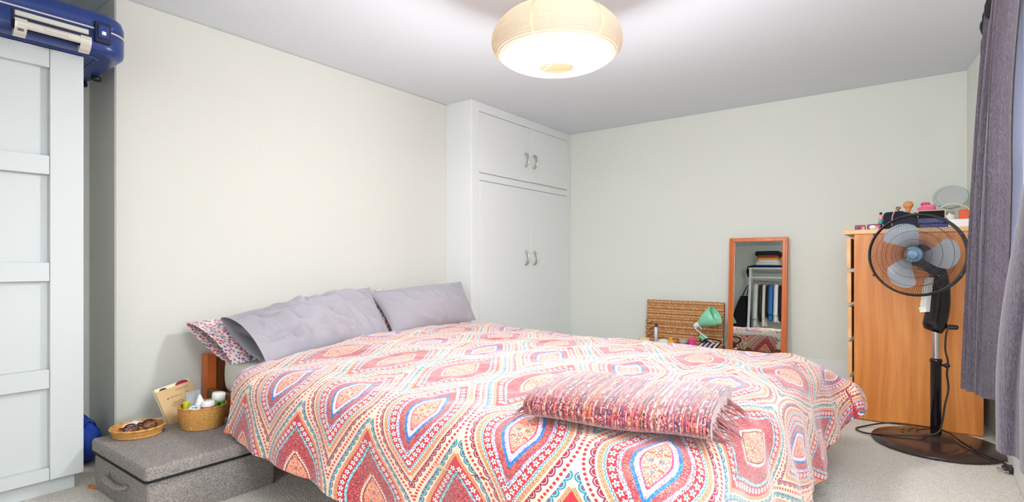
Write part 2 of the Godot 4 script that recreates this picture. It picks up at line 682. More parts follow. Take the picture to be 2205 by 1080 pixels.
func materials() -> void:
	# the bed wall is creamier, and darkened in its colour to even out brightness
	for paint in [["wall", rgb(222, 224, 215)], ["wall_cream_dimmed", rgb(212, 211, 202)]]:
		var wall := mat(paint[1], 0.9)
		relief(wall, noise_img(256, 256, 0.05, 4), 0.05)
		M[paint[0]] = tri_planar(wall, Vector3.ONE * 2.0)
	M.ceiling = mat(rgb(221, 227, 232), 0.95)
	M.white = mat(rgb(240, 240, 236), 0.45)
	M.white_wood = mat(rgb(209, 212, 211), 0.4)
	M.gap = mat(rgb(120, 112, 100), 0.9)
	M.paint = mat(rgb(228, 230, 228), 0.5)
	M.silver = mat(rgb(196, 192, 182), 0.35, 0.9)
	M.chrome = mat(rgb(214, 210, 208), 0.22, 1.0)
	M.black = mat(rgb(26, 22, 24), 0.35)
	M.black_gloss = mat(rgb(24, 16, 20), 0.12)
	M.black_soft = mat(rgb(20, 19, 22), 0.9)
	var carpet := mat(Color.WHITE, 1.0)
	carpet.albedo_texture = speckle(256, [rgb(228, 220, 208), rgb(236, 230, 220), rgb(212, 202, 188), rgb(244, 240, 232), rgb(222, 214, 200)], 11)
	relief(carpet, dots_img(256, 12), 0.6)
	M.carpet = tri_planar(carpet, Vector3.ONE * 1.6)
	var duvet := mat(Color.WHITE, 0.5)
	duvet.metallic_specular = 0.4
	duvet.albedo_texture = duvet_print()
	duvet.rim_enabled = true
	duvet.rim = 1.0
	duvet.rim_tint = 0.0
	M.duvet = duvet
	var floral := mat(Color.WHITE, 0.8)
	floral.albedo_texture = floral_print()
	floral.rim_enabled = true
	floral.rim = 0.6
	M.floral = floral
	var grey := mat(rgb(160, 155, 162), 0.85)
	grey.rim_enabled = true
	grey.rim = 0.8
	M.grey_cotton = grey
	M.sheet = mat(rgb(238, 236, 228), 0.9)
	var rag := mat(Color.WHITE, 0.85)
	rag.albedo_texture = rag_print(512, 512, 0.0)
	rag.rim_enabled = true
	rag.rim = 1.0
	M.rag = rag
	var frame_wood := mat(Color.WHITE, 0.5)
	frame_wood.albedo_texture = grain(256, 256, rgb(108, 62, 30), rgb(150, 92, 48), 0.03, 1.0, 8.0, 21)
	M.bed_wood = tri_planar(frame_wood, Vector3.ONE * 1.5)
	var birch := mat(Color.WHITE, 0.38)
	birch.albedo_texture = grain(512, 512, rgb(204, 118, 48), rgb(226, 148, 72), 0.03, 1.0, 14.0, 31, 0.25)
	M.birch = tri_planar(birch, Vector3.ONE * 1.2)
	var pale := mat(Color.WHITE, 0.4)
	pale.albedo_texture = grain(256, 256, rgb(226, 168, 108), rgb(238, 190, 134), 0.03, 14.0, 1.0, 33, 0.2)
	M.birch_pale = tri_planar(pale, Vector3.ONE * 1.2)
	var pine := mat(Color.WHITE, 0.35)
	pine.albedo_texture = grain(256, 256, rgb(200, 96, 34), rgb(224, 122, 52), 0.03, 1.0, 10.0, 35, 0.2)
	M.pine = tri_planar(pine, Vector3.ONE * 2.0)
	M.glass_mirror = mat(rgb(236, 240, 238), 0.0, 1.0)
	var felt := mat(Color.WHITE, 0.95)
	felt.albedo_texture = speckle(256, [rgb(132, 124, 120), rgb(156, 148, 142), rgb(104, 96, 92), rgb(180, 172, 166), rgb(140, 132, 126)], 41)
	relief(felt, dots_img(256, 42), 0.1)
	M.felt = tri_planar(felt, Vector3.ONE * 2.2)
	var curtain := mat(Color.WHITE, 0.95)
	curtain.albedo_texture = speckle_streaks(768, 1024, rgb(54, 46, 54), rgb(136, 127, 138), 51)
	curtain.rim_enabled = true
	curtain.rim = 0.5
	relief(curtain, dots_img(256, 52), 0.08)
	M.curtain = tri_planar(curtain, Vector3(2.0, 1.4, 2.0))
	var lining := mat(rgb(244, 244, 248), 0.9)
	lining.backlight_enabled = true
	lining.backlight = Color(0.8, 0.8, 0.85)
	M.lining = lining
	var wick := mat(Color.WHITE, 0.6)
	var wi := weave_img(256, rgb(222, 164, 104), rgb(244, 204, 150), rgb(140, 80, 36), 16, 9)
	wick.albedo_texture = ImageTexture.create_from_image(wi)
	relief(wick, wi, 0.3)
	M.wicker = wick
	var seag := mat(Color.WHITE, 0.6)
	var si := weave_img(256, rgb(234, 172, 88), rgb(248, 206, 130), rgb(180, 108, 44), 16, 14)
	seag.albedo_texture = ImageTexture.create_from_image(si)
	relief(seag, si, 0.2)
	M.seagrass = seag
	M.navy_shell = mat(rgb(30, 56, 122), 0.28)
	M.navy_dark = mat(rgb(16, 22, 58), 0.4)
	M.navy_cloth = mat(rgb(20, 24, 46), 0.85)
	M.case_silver = mat(rgb(214, 210, 198), 0.35, 0.3)


# ---------------------------------------------------------------- the room
func room() -> void:
	var B := -4.44
	var fl := shell("floor", Vector3(-1.45, -0.05, -1.4), Vector3(4.4, 0.1, 6.5), M.carpet)
	tag(fl, "pale beige cut-pile carpet covering the whole bedroom floor")
	var ce := shell("ceiling", Vector3(-1.45, CEIL + 0.05, -1.4), Vector3(4.4, 0.1, 6.5), M.ceiling)
	tag(ce, "smooth white painted ceiling")
	var wl := shell("wall_left", Vector3(-3.25, CEIL / 2, (B - 0.896) / 2), Vector3(0.7, CEIL, -0.896 - B), M.wall_cream_dimmed, 0.006)
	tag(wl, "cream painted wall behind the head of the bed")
	var wa := shell("wall_left_alcove", Vector3(-3.44, CEIL / 2, 0.37), Vector3(0.4, CEIL, 2.54), M.wall)
	tag(wa, "cream painted back wall of the recess behind the white wardrobe")
	var wb := shell("wall_back", Vector3(-1.45, CEIL / 2, B - 0.1), Vector3(4.4, CEIL, 0.2), M.wall)
	tag(wb, "cream painted wall behind the leaning mirror")
	var Wf := mb()
	for q in [[-3.65, -1.02, 0.0, CEIL], [0.18, 0.75, 0.0, CEIL], [-1.02, 0.18, 0.0, 0.66], [-1.02, 0.18, 1.86, CEIL]]:
		Wf.box(Vector3((q[0] + q[1]) / 2, (q[2] + q[3]) / 2, 1.6), Vector3(q[1] - q[0], q[3] - q[2], 0.2), 0.0005)
	put("wall_front", Wf, M.wall, self, "cream painted wall behind the clothes rail, seen in the mirror", "structure")
	# the window wall: it leans in a little towards the far corner
	var W := mb()
	for part in [[[-4.46, 0.222], [-3.66, 0.322], [-3.66, 0.6], [-4.46, 0.6], 0.0, CEIL], [[-3.66, 0.322], [-2.66, 0.335], [-2.66, 0.6], [-3.66, 0.6], 0.0, CEIL],
			[[-2.66, 0.335], [-0.24, 0.335], [-0.24, 0.6], [-2.66, 0.6], 0.0, 0.66], [[-2.66, 0.335], [-0.24, 0.335], [-0.24, 0.6], [-2.66, 0.6], 1.86, CEIL], [[-0.24, 0.335], [1.62, 0.335], [1.62, 0.6], [-0.24, 0.6], 0.0, CEIL]]:
		var q: Array[Vector3] = []
		for y in [part[4], part[5]]:
			for k in 4:
				q.append(Vector3(part[k][1], y, part[k][0]))
		W.quad(q[0], q[1], q[2], q[3])
		W.quad(q[7], q[6], q[5], q[4])
		for k in 4:
			var n := (k + 1) % 4
			W.quad(q[k], q[k + 4], q[n + 4], q[n])
		W.flush(false)
	var wr := put("wall_right", W, M.wall, self, "cream painted window wall behind the curtains", "structure")
	# windows: frame, mullions and panes, first laid out along z and then set in its wall
	var glass := mat(Color(1, 1, 1, 0.06), 0.02)
	glass.transparency = BaseMaterial3D.TRANSPARENCY_ALPHA
	for spec in [["window_1", "white framed window behind the grey curtains", Vector3(0.5, 0, -1.45), 0.0, 1.2, 2], ["added_window_2", "unseen white framed window, added for fill light, in the wall opposite the leaning mirror", Vector3(-0.42, 0, 1.62), -PI / 2, 0.59, 1]]:  # the second window is unseen, added as a light source
		var win := thing(spec[0], spec[1], "", spec[2], spec[3])
		win.set_meta("kind", "structure")
		var half: float = spec[4]
		var n: int = spec[5]
		var m := mb()
		for k in n + 1:
			m.box(Vector3(0, 1.26, lerpf(-half, half, float(k) / n)), Vector3(0.06, 1.2, 0.06), 0.006)
		for y in [0.69, 1.83]:
			m.box(Vector3(0, y, 0), Vector3(0.058, 0.06, half * 2), 0.006)
		m.box(Vector3(0, 1.26, 0), Vector3(0.05, 0.04, half * 2), 0.006)
		put("window_frame", m, M.paint, win)
		boxed("window_sill", Vector3(-0.06, 0.667, 0), Vector3(0.18, 0.026, half * 2 + 0.0), M.paint, win, 0.006)
		for k in n:
			boxed("pane", Vector3(0, 1.26, lerpf(-half, half, (k + 0.5) / n)), Vector3(0.006, 1.12, 2 * half / n - 0.05), glass, win, 0.001)
	var bb := boxed("baseboard_back", Vector3(-1.2, 0.11, B + 0.011), Vector3(2.88, 0.22, 0.022), M.paint, self, 0.005)
	tag(bb, "white skirting board along the wall under the leaning mirror", "", "", "structure")
	var m2 := mb()
	m2.box(Vector3(0.322, 0.1, -1.1), Vector3(0.022, 0.2, 5.0), 0.005)
	put("baseboard_right", m2, M.paint, self, "white skirting board under the window beside the fan", "structure")
	var bl := boxed("baseboard_left", Vector3(-2.889, 0.085, -1.96), Vector3(0.022, 0.17, 2.12), M.paint, self, 0.005)
	tag(bl, "white skirting board behind the bed head", "", "", "structure")


func cupboard() -> void:
	var X := -2.645
	var t := thing("built_in_cupboard", "tall white built-in cupboard with four flush doors in the far corner", "cupboard", Vector3(X, 0, -3.735))
	var m := mb()
	# carcass behind the doors, and the face frame with its openings
	m.box(Vector3(-0.135, CEIL / 2, 0), Vector3(0.24, CEIL, 1.404), 0.002)
	put("carcass", m, M.paint, t)
	var z := [0.703, 0.615, -0.035, -0.649, -0.703]  # edges of the frame and of the doors, near to far
	var f := mb()
	f.box(Vector3(-0.0075, CEIL / 2, (z[0] + z[1]) / 2), Vector3(0.017, CEIL, z[0] - z[1]), 0.002)
	f.box(Vector3(-0.0075, CEIL / 2, (z[3] + z[4]) / 2), Vector3(0.017, CEIL, z[3] - z[4]), 0.002)
	f.box(Vector3(-0.0075, 2.069, (z[1] + z[3]) / 2), Vector3(0.017, 0.068, z[1] - z[3]), 0.0015)
	f.box(Vector3(-0.0075, 1.547, (z[1] + z[3]) / 2), Vector3(0.017, 0.052, z[1] - z[3]), 0.0015)
	f.box(Vector3(-0.0075, 0.06, (z[1] + z[3]) / 2), Vector3(0.017, 0.12, z[1] - z[3]), 0.0015)
	put("face_frame", f, M.paint, t)
	for spec in [[z[1], z[2], 1.577, 2.032, 1.0], [z[2], z[3], 1.580, 2.034, -1.0], [z[1], z[2], 0.123, 1.517, 1.0], [z[2], z[3], 0.123, 1.519, -1.0]]:
		var g := 0.004
		var a: float = spec[0] - g
		var b: float = spec[1] + g * 0.6
		var d := boxed("door", Vector3(-0.006, (spec[2] + spec[3]) / 2, (a + b) / 2), Vector3(0.018, spec[3] - spec[2] - g, a - b), M.paint, t, 0.002)
		var hz: float = z[2] + 0.062 * spec[4]
		var hy: float = 1.756 if spec[2] > 1.0 else 0.943
		var h := mb()
		var pts := []
		for k in 13:
			var s := PI * k / 12.0
			pts.append(Vector3(0.006 + 0.03 * sin(s), hy + 0.05 * cos(s), hz))
		h.tube(pts, 0.0065, 8, false, 1.9)
		for e in [-0.05, 0.05]:
			h.box(Vector3(0.006, hy + e, hz), Vector3(0.008, 0.02, 0.026), 0.002)
		put("handle", h, M.silver, d, "curved brushed metal pull handle")
		if spec[4] > 0:
			for e in [0.12, 0.88]:
				var hg := mb()
				var yy: float = lerpf(spec[2], spec[3], e)
				hg.tube([Vector3(0.004, yy - 0.03, spec[0] - 0.002), Vector3(0.004, yy + 0.03, spec[0] - 0.002)], 0.005, 6)
				put("hinge", hg, M.paint, d)


# ---------------------------------------------------------------- cloth
# a stuffed pillow between four corners (top left, top right, bottom right, bottom left as seen from the room)
func pillow_mesh(c: Array, thick: float, sd: int, crease: float, mouth := 0.0, uvs := 1.6, folds := 0, depth := 0.0) -> Mb:
	var m := mb()
	var nu := 120
	var nv := 64
	var n1 := fnl(1.6, sd, FastNoiseLite.TYPE_SIMPLEX_SMOOTH, 2)
	var n2 := fnl(5.0, sd + 1, FastNoiseLite.TYPE_SIMPLEX_SMOOTH, 2)
	var nrm: Vector3 = -((c[1] - c[0]).cross(c[3] - c[0])).normalized()
	var lu: float = c[0].distance_to(c[1])
	var lv: float = c[0].distance_to(c[3])
	# single folds: [middle, direction, half length, width, depth], in metres on the cloth
	var lines := []
	rng.seed = sd * 13
	for k in folds:
		var a := rng.randf_range(0.15, 1.05)
		var left := rng.randf() < 0.55
		lines.append([Vector2((rng.randf_range(0.04, 0.5) if left else rng.randf_range(0.4, 0.95)) * lu, rng.randf_range(0.12, 0.92) * lv), Vector2(cos(a), sin(a)), rng.randf_range(0.05, 0.13), rng.randf_range(0.011, 0.022), depth * rng.randf_range(0.5, 1.2)])
	var sides := [[], []]
	var suv := [[], []]
	for s in 2:
		for i in nv + 1:
			var row := PackedVector3Array()
			var ur := PackedVector2Array()
			for j in nu + 1:
				var u := float(j) / nu
				var v := float(i) / nv
				var su := sin(PI * u)
				var sv := sin(PI * v)
				# the edges draw in between the corners
				var uu := u + 0.02 * (1 if u < 0.5 else -1) * sv * (1.0 - su) * (0.0 if mouth > 0 and u < 0.5 else 1.0)
				var vv := v + 0.03 * (1 if v < 0.5 else -1) * su * (1.0 - sv)
				var p: Vector3 = c[0].lerp(c[1], uu).lerp(c[3].lerp(c[2], uu), vv)
				var h := pow(maxf(su, 0.0), 0.55) * pow(maxf(sv, 0.0), 0.55)
				if mouth > 0 and u < 0.35:
					h = maxf(h, mouth * pow(maxf(sv, 0.0), 0.7) * (1.0 - u))
				var q := Vector2(u * lu, v * lv)
				# long creases run slantwise across the case, finer ones gather towards the ends
				var bend := 0.10 * n2.get_noise_2d(q.x * 0.6, q.y * 0.6)
				var d1 := n1.get_noise_2d((q.x * 0.75 + q.y * 0.65 + bend) * 0.9, (q.y * 0.8 - q.x * 0.6 + bend) * 3.0)
				var d2 := n1.get_noise_2d((q.x * 0.55 - q.y * 0.8 + bend) * 1.2 + 9.0, (q.y * 0.6 + q.x * 0.8) * 3.6)
				var r1 := pow(1.0 - minf(1.0, absf(d1) * 3.2), 2.5)
				var r2 := pow(1.0 - minf(1.0, absf(d2) * 3.2), 2.5) * (0.35 + 0.65 * absf(2.0 * u - 1.0))
				var wr := crease * (0.8 * r1 + 0.35 * r2 - 0.3) + crease * 0.3 * n2.get_noise_2d(q.x, q.y * 1.6)
				for l in lines:
					var r: Vector2 = q - l[0]
					var along: float = r.dot(l[1]) / l[2]
					if absf(along) < 1.6:
						var t: float = (r.cross(l[1]) + 0.006 * sin(along * 3.0)) / l[3]
						if absf(t) < 4.0:
							wr += l[4] * exp(-along * along * 1.6) * (-t) * exp(-0.5 * t * t) * 1.65
				var edge := smoothstep(0.0, 0.10, minf(minf(u, 1 - u), minf(v, 1 - v)))
				var off: float = thick * h * (1.0 if s == 0 else -0.55) + wr * edge * (1.0 if s == 0 else -0.4) * 1.0
				if (i == 0 or i == nv or j == nu or (j == 0 and mouth == 0.0)):
					off = 0.0
				row.append(p + nrm * off)
				ur.append(Vector2(u * lu, v * lv) * uvs)
			sides[s].append(row)
			suv[s].append(ur)
	m.grid(sides[0], false, suv[0])
	# the back is wound the other way
	for s in sides[1]:
		s.reverse()
	for s in suv[1]:
		s.reverse()
	m.grid(sides[1], false, suv[1])
	return m


const TOPY := 0.475
var fold_n: FastNoiseLite
var puff_n: FastNoiseLite


# how far a sheet of cloth that leaves an edge has gone outwards and downwards after a length e
func over_edge(e: float, r: float, flare: float) -> Vector2:
	if e <= 0.0:
		return Vector2(e, 0)
	var q := r * PI / 2
	if e < q:
		return Vector2(r * sin(e / r), r * (1 - cos(e / r)))
	return Vector2(r + (e - q) * flare, r + (e - q) * sqrt(1 - flare * flare))


func duvet_at(p: float, q: float, lift := 0.0) -> Vector3:
	# p along the bed (x), q across it (z), both measured on the cloth
	var near := -1.24
	var far := -2.80
	var foot := -0.50
	var ex := maxf(0.0, p - foot)
	var en := maxf(0.0, q - near)
	var ef := maxf(0.0, far - q)
	var ez := maxf(en, ef)
	var e := sqrt(ex * ex + ez * ez)
	var rr := 0.16
	var o := over_edge(e, rr, 0.10 if ex > ez else 0.04)
	var dirx := 0.0
	var dirz := 0.0
	if e > 0:
		dirx = ex / e
		dirz = (en - ef) / e
	var x := minf(p, foot) + dirx * o.x
	var z := clampf(q, far, near) + dirz * o.x
	# the room is lower than wide by about three to four, and so is what hangs
	var y := TOPY - o.y * 0.76
	var mid := clampf((q - far) / (near - far), 0, 1)
	var soft := sin(PI * mid) * clampf((foot - p) / 0.6, 0.0, 1.0)
	y += 0.022 * soft + 0.014 * puff_n.get_noise_2d(p, q) + 0.02 * clampf((-1.7 - p) / 0.7, 0.0, 1.0) * (1.0 - mid)
	# hanging folds
	var hang := clampf((e - 0.1) / 0.3, 0.0, 1.0)
	var along := p if ez > ex else q
	var w := fold_n.get_noise_2d(along * 2.6, e * 0.5) * 0.05 * hang
	x += dirx * w
	z += dirz * w
	y += 0.006 * fold_n.get_noise_2d(p * 5.0, q * 7.0) * (1.0 - hang)
	var out := Vector3(dirx, 0.0, dirz)
	# the free corner at the foot end sticks out
	var c := smoothstep(0.06, 0.5, ex) * smoothstep(-2.35, -3.1, q)
	x += 0.11 * c
	y += 0.17 * c
	return Vector3(x, maxf(y, 0.012), z) + (Vector3.UP * (1.0 - hang) + out * hang) * lift


func bed() -> void:
	fold_n = fnl(1.0, 61, FastNoiseLite.TYPE_SIMPLEX_SMOOTH, 2)
	puff_n = fnl(2.2, 62, FastNoiseLite.TYPE_SIMPLEX_SMOOTH, 2)
	var t := thing("bed", "wooden double bed frame with white mattress, head against the left wall", "bed", Vector3(-1.65, 0, -2.07))
	var o := -t.position
	var hb := boxed("headboard", o + Vector3(-2.868, 0.23, -2.11), Vector3(0.03, 0.40, 1.6), M.bed_wood, t, 0.004)
	boxed("headboard_post", o + Vector3(-2.86, 0.225, -1.285), Vector3(0.055, 0.45, 0.05), M.pine, t, 0.005)
	boxed("headboard_post", o + Vector3(-2.86, 0.225, -2.93), Vector3(0.055, 0.45, 0.05), M.pine, t, 0.005)
	for z in [-1.275, -2.94]:
		boxed("side_rail", o + Vector3(-1.64, 0.225, z), Vector3(2.38, 0.11, 0.03), M.bed_wood, t, 0.004)
	boxed("foot_rail", o + Vector3(-0.455, 0.225, -2.11), Vector3(0.03, 0.11, 1.65), M.bed_wood, t, 0.004)
	var sl := mb()
	for k in 13:
		sl.box(o + Vector3(-2.7 + k * 0.18, 0.25, -2.11), Vector3(0.07, 0.02, 1.63), 0.002)
	put("slats", sl, M.bed_wood, t, "", "stuff")
	for p in [Vector3(-0.5, 0, -1.3), Vector3(-0.5, 0, -2.9), Vector3(-1.62, 0, -2.1), Vector3(-1.75, 0, -1.35)]:
		var l := mb()
		l.lathe([Vector2(0.001, 0), Vector2(0.026, 0.0), Vector2(0.03, 0.01), Vector2(0.026, 0.17), Vector2(0.001, 0.17)], 14, Transform3D(Basis.IDENTITY, o + p))
		put("leg", l, M.black, t)
	var mm := mb()
	var rows := []
	# mattress: soft edged block
	for i in 9:
		var a := -PI / 2 + PI * i / 8.0
		var row := PackedVector3Array()
		for k in 64:
			var b := TAU * k / 64.0
			var sx := signf(cos(b)) * pow(absf(cos(b)), 0.12)
			var sz := signf(sin(b)) * pow(absf(sin(b)), 0.12)
			var c := pow(cos(a) + 0.0001, 0.25)
			row.append(o + Vector3(-1.63 + sx * (1.15 + 0.05 * c), 0.35 + 0.085 * sin(a), -2.12 + sz * (0.78 + 0.05 * c)))
		rows.append(row)
	mm.grid(rows, true, null, true)
	put("mattress", mm, M.sheet, t, "white sheeted mattress")

	# the duvet
	var d := mb()
	var pn := 250
	var qn := 220
	var P := []
	var U := []
	for i in pn + 1:
		var row := PackedVector3Array()
		var ur := PackedVector2Array()
		for j in qn + 1:
			var fj := float(j) / qn
			var q := lerpf(-3.18, -0.72, fj)
			var head := lerpf(-2.66, -2.24, clampf((q + 3.0) / 1.8, 0, 1)) - 0.02 * sin(q * 9.0)
			var p := lerpf(head, 0.06, float(i) / pn)
			# less of it hangs near the head on this side
			var qq := q
			if q > -1.24:
				var len := lerpf(0.43, 0.53, clampf((p + 2.2) / 0.9, 0, 1))
				qq = -1.24 + (q + 1.24) / 0.52 * len
			row.append(duvet_at(p, qq))
			ur.append(Vector2((p + 0.47 - 0.1 * (qq + 1.16)) / DW + 0.5, (qq + 1.16) / (2 * DH) + 0.5))
		P.append(row)
		U.append(ur)
	d.grid(P, false, U)
	# the under side, turned in along the hem
	var P2 := []
	for i in range(0, pn + 1, 5):
		var row := PackedVector3Array()
		for j in range(0, qn + 1, 5):
			var a: Vector3 = P[clampi(i, 1, pn - 1)][clampi(j, 1, qn - 1)] if i > 0 and i < pn and j > 0 and j < qn else P[i][j]
			var inset := Vector3(0, -0.022, 0) if i > 0 and i < pn and j > 0 and j < qn else Vector3.ZERO
			if inset != Vector3.ZERO and a.y < TOPY - 0.12:
				inset = (Vector3(-1.6, a.y, -2.0) - a).normalized() * 0.022
			row.append(a + inset)
		row.reverse()
		P2.append(row)
	d.grid(P2)
	var du := put("duvet", d, M.duvet)
	tag(du, "red and pink duvet with ogee medallion print spread over the bed", "duvet")

	# pillows
	var pg := "pillows at the head of the bed"
	var e1 := put("patterned_pillow", pillow_mesh([Vector3(-2.80, 0.615, -1.15), Vector3(-2.84, 0.66, -2.02), Vector3(-2.55, 0.45, -2.06), Vector3(-2.50, 0.44, -1.22)], 0.085, 71, 0.008, 0.5, 2.0), M.floral)
	tag(e1, "floral patterned pillow behind the creased grey pillow, nearer the bedside box", "pillow", pg)
	var e2 := put("patterned_pillow", pillow_mesh([Vector3(-2.84, 0.735, -2.02), Vector3(-2.85, 0.73, -2.88), Vector3(-2.60, 0.47, -2.88), Vector3(-2.58, 0.46, -2.06)], 0.07, 72, 0.008, 0.0, 2.0), M.floral)
	tag(e2, "red patterned pillow almost hidden behind the smooth grey pillow", "pillow", pg)
	var g1 := put("grey_pillow", pillow_mesh([Vector3(-2.66, 0.637, -1.245), Vector3(-2.66, 0.755, -2.12), Vector3(-2.47, 0.47, -2.13), Vector3(-2.30, 0.465, -1.27)], 0.12, 73, 0.012, 0.55, 1.6, 44, 0.019), M.grey_cotton)
	tag(g1, "creased grey pillow with its open end towards the bedside box", "pillow", pg)
	var g2 := put("grey_pillow", pillow_mesh([Vector3(-2.70, 0.725, -2.15), Vector3(-2.63, 0.768, -2.90), Vector3(-2.45, 0.51, -2.86), Vector3(-2.50, 0.475, -2.17)], 0.115, 74, 0.006, 0.0, 1.6, 16, 0.008), M.grey_cotton)
	tag(g2, "smooth grey pillow beside the white built-in cupboard", "pillow", pg)

	# rag-woven throw, folded over itself into a flat roll on the duvet
	var w := mb()
	var L := 0.47
	var prof := PackedVector2Array()
	for k in 36:
		var s := TAU * k / 36.0
		prof.append(Vector2(signf(cos(s)) * pow(absf(cos(s)), 0.6) * 0.195, 0.042 + signf(sin(s)) * pow(absf(sin(s)), 0.8) * 0.042))
	var R := []
	var UV := []
	for i in 181:
		var f := i / 180.0
		var rib := 0.0022 * absf(sin(i * PI / 2.0 + 0.6))
		var row := PackedVector3Array()
		var ur := PackedVector2Array()
		for k in 37:
			var s: Vector2 = prof[k % 36]
			var end := 1.0 - 0.10 * pow(absf(2 * f - 1), 8)
			row.append(Vector3(lerpf(-L / 2, L / 2, f) - 0.05 * s.x * (f - 0.5), 0.042 + (s.y - 0.042) * (end + rib * 16.0) + 0.004 * sin(f * 9.0), s.x * (1.0 + 0.03 * sin(f * 7.0)) + rib * signf(s.x)))
			ur.append(Vector2(f, k / 36.0))
		R.append(row)
		UV.append(ur)
	w.grid(R, false, UV)
	for e in [0, 180]:
		var mid := Vector3(R[e][0].x, 0.042, 0)
		for k in 36:
			if e == 0:
				w.tri(mid, R[e][k + 1], R[e][k], Vector2(0.5, 0.5), UV[e][k + 1], UV[e][k])
			else:
				w.tri(mid, R[e][k], R[e][k + 1], Vector2(0.5, 0.5), UV[e][k], UV[e][k + 1])
		w.flush(false)
	var tt := thing("throw", "multicoloured woven rag throw folded on the foot end of the duvet", "throw", Vector3(-0.635, TOPY + 0.010, -1.385), deg_to_rad(10.0))
	put("folded_blanket", w, M.rag, tt)
	rng.seed = 81
	for e in [-1, 1]:
		var fr := mb()
		for k in 46:
			var z := rng.randf_range(-0.17, 0.17)
			var y := rng.randf_range(0.008, 0.05)
			var a := Vector3(e * (L / 2 - 0.004), y, z)
			var l := rng.randf_range(0.025, 0.06)
			var b := a + Vector3(e * l * 0.6, -y * 0.4, rng.randf_range(-0.012, 0.012))
			var c := Vector3(e * (L / 2 + l), 0.004, b.z + rng.randf_range(-0.02, 0.02))
			fr.tube([a, b, c], [0.0018, 0.0015, 0.0008], 5)
		put("fringe", fr, M.rag, tt, "", "stuff")


func wardrobe() -> void:
	# front face x = -2.674, right-hand side z = -0.722; two panelled doors
	var t := thing("wardrobe", "white wardrobe with panelled doors in the recess left of the bed", "wardrobe", Vector3(-2.95, 0, -0.14))
	var o := -t.position
	var m := mb()
	m.box(o + Vector3(-2.974, 0.895, -0.14), Vector3(0.515, 1.65, 1.16), 0.003)
	put("carcass", m, M.white_wood, t)
	boxed("plinth", o + Vector3(-2.975, 0.0355, -0.14), Vector3(0.51, 0.071, 1.13), M.white_wood, t, 0.003)
	for k in 2:
		var z0 := -0.722 + k * 0.585
		var z1 := z0 + 0.58
		var d := boxed("door", o + Vector3(-2.7085, 0.895, (z0 + z1) / 2), Vector3(0.012, 1.652, z1 - z0 - 0.002), M.white_wood, t, 0.001)
		d.name = "door" if k == 0 else "door_001"
		for z in [z0 + 0.0535, z1 - 0.0535]:
			boxed("stile", o + Vector3(-2.688, 0.895, z), Vector3(0.028, 1.652, 0.105), M.white_wood, d, 0.0012)
		for y in [[1.649, 1.721], [1.239, 1.311], [0.831, 0.902], [0.421, 0.493], [0.069, 0.115]]:
			boxed("rail", o + Vector3(-2.6885, (y[0] + y[1]) / 2, (z0 + z1) / 2), Vector3(0.0276, y[1] - y[0], z1 - z0 - 0.215), M.white_wood, d, 0.0012)
		var h := mb()
		h.box(o + Vector3(-2.664, 0.9, z1 - 0.03 if k == 0 else z0 + 0.03), Vector3(0.02, 0.14, 0.012), 0.003)
		put("handle", h, M.silver, d)
	# a soft blue bag on the floor behind the box
	var bg := mb()
	bg.ball(Vector3(0, 0.095, 0), Vector3(0.105, 0.1, 0.055), 24, fnl(0.11, 5), 0.35)
	bg.tube([Vector3(0.03, 0.16, 0.02), Vector3(0.05, 0.20, 0.0), Vector3(0.02, 0.17, -0.03)], 0.008, 6)
	var b := put("blue_bag", bg, mat(rgb(22, 62, 160), 0.7))
	b.position = Vector3(-3.03, 0.0, -0.82)
	tag(b, "crumpled bright blue fabric bag on the floor between wardrobe and grey box", "bag")
	var pe := mb()
	pe.tube([Vector3(-0.02, 0.006, 0.005), Vector3(0.015, 0.006, -0.004), Vector3(0.03, 0.006, -0.008)], [0.006, 0.006, 0.001], 7)
	var po := put("orange_pencil", pe, mat(rgb(232, 126, 40), 0.5))
	po.position = Vector3(-2.655, 0.0, -0.745)
	tag(po, "small orange pencil stub on the carpet at the foot of the wardrobe", "pencil")


func rounded_rect(hx: float, hz: float, r: float, n := 8) -> PackedVector2Array:
	var out := PackedVector2Array()
	for q in 4:
		for k in n + 1:
			var a := PI / 2 * (q + float(k) / n)
			var c := Vector2((hx - r) * (1 if q in [0, 3] else -1), (hz - r) * (1 if q in [0, 1] else -1))
			out.append(c + Vector2(cos(a), sin(a)) * r)
	return out


# a soft case: rounded rectangle in plan, its rim rounded by er; levels [[inset, y], ...]
func case_rows(hx: float, hz: float, r: float, levels: Array) -> Array:
	var rows := []
	for l in levels:
		var row := PackedVector3Array()
		for p in rounded_rect(hx - l[0], hz - l[0], maxf(r - l[0], 0.01)):
			row.append(Vector3(p.x, l[1], p.y))
		rows.append(row)
	return rows


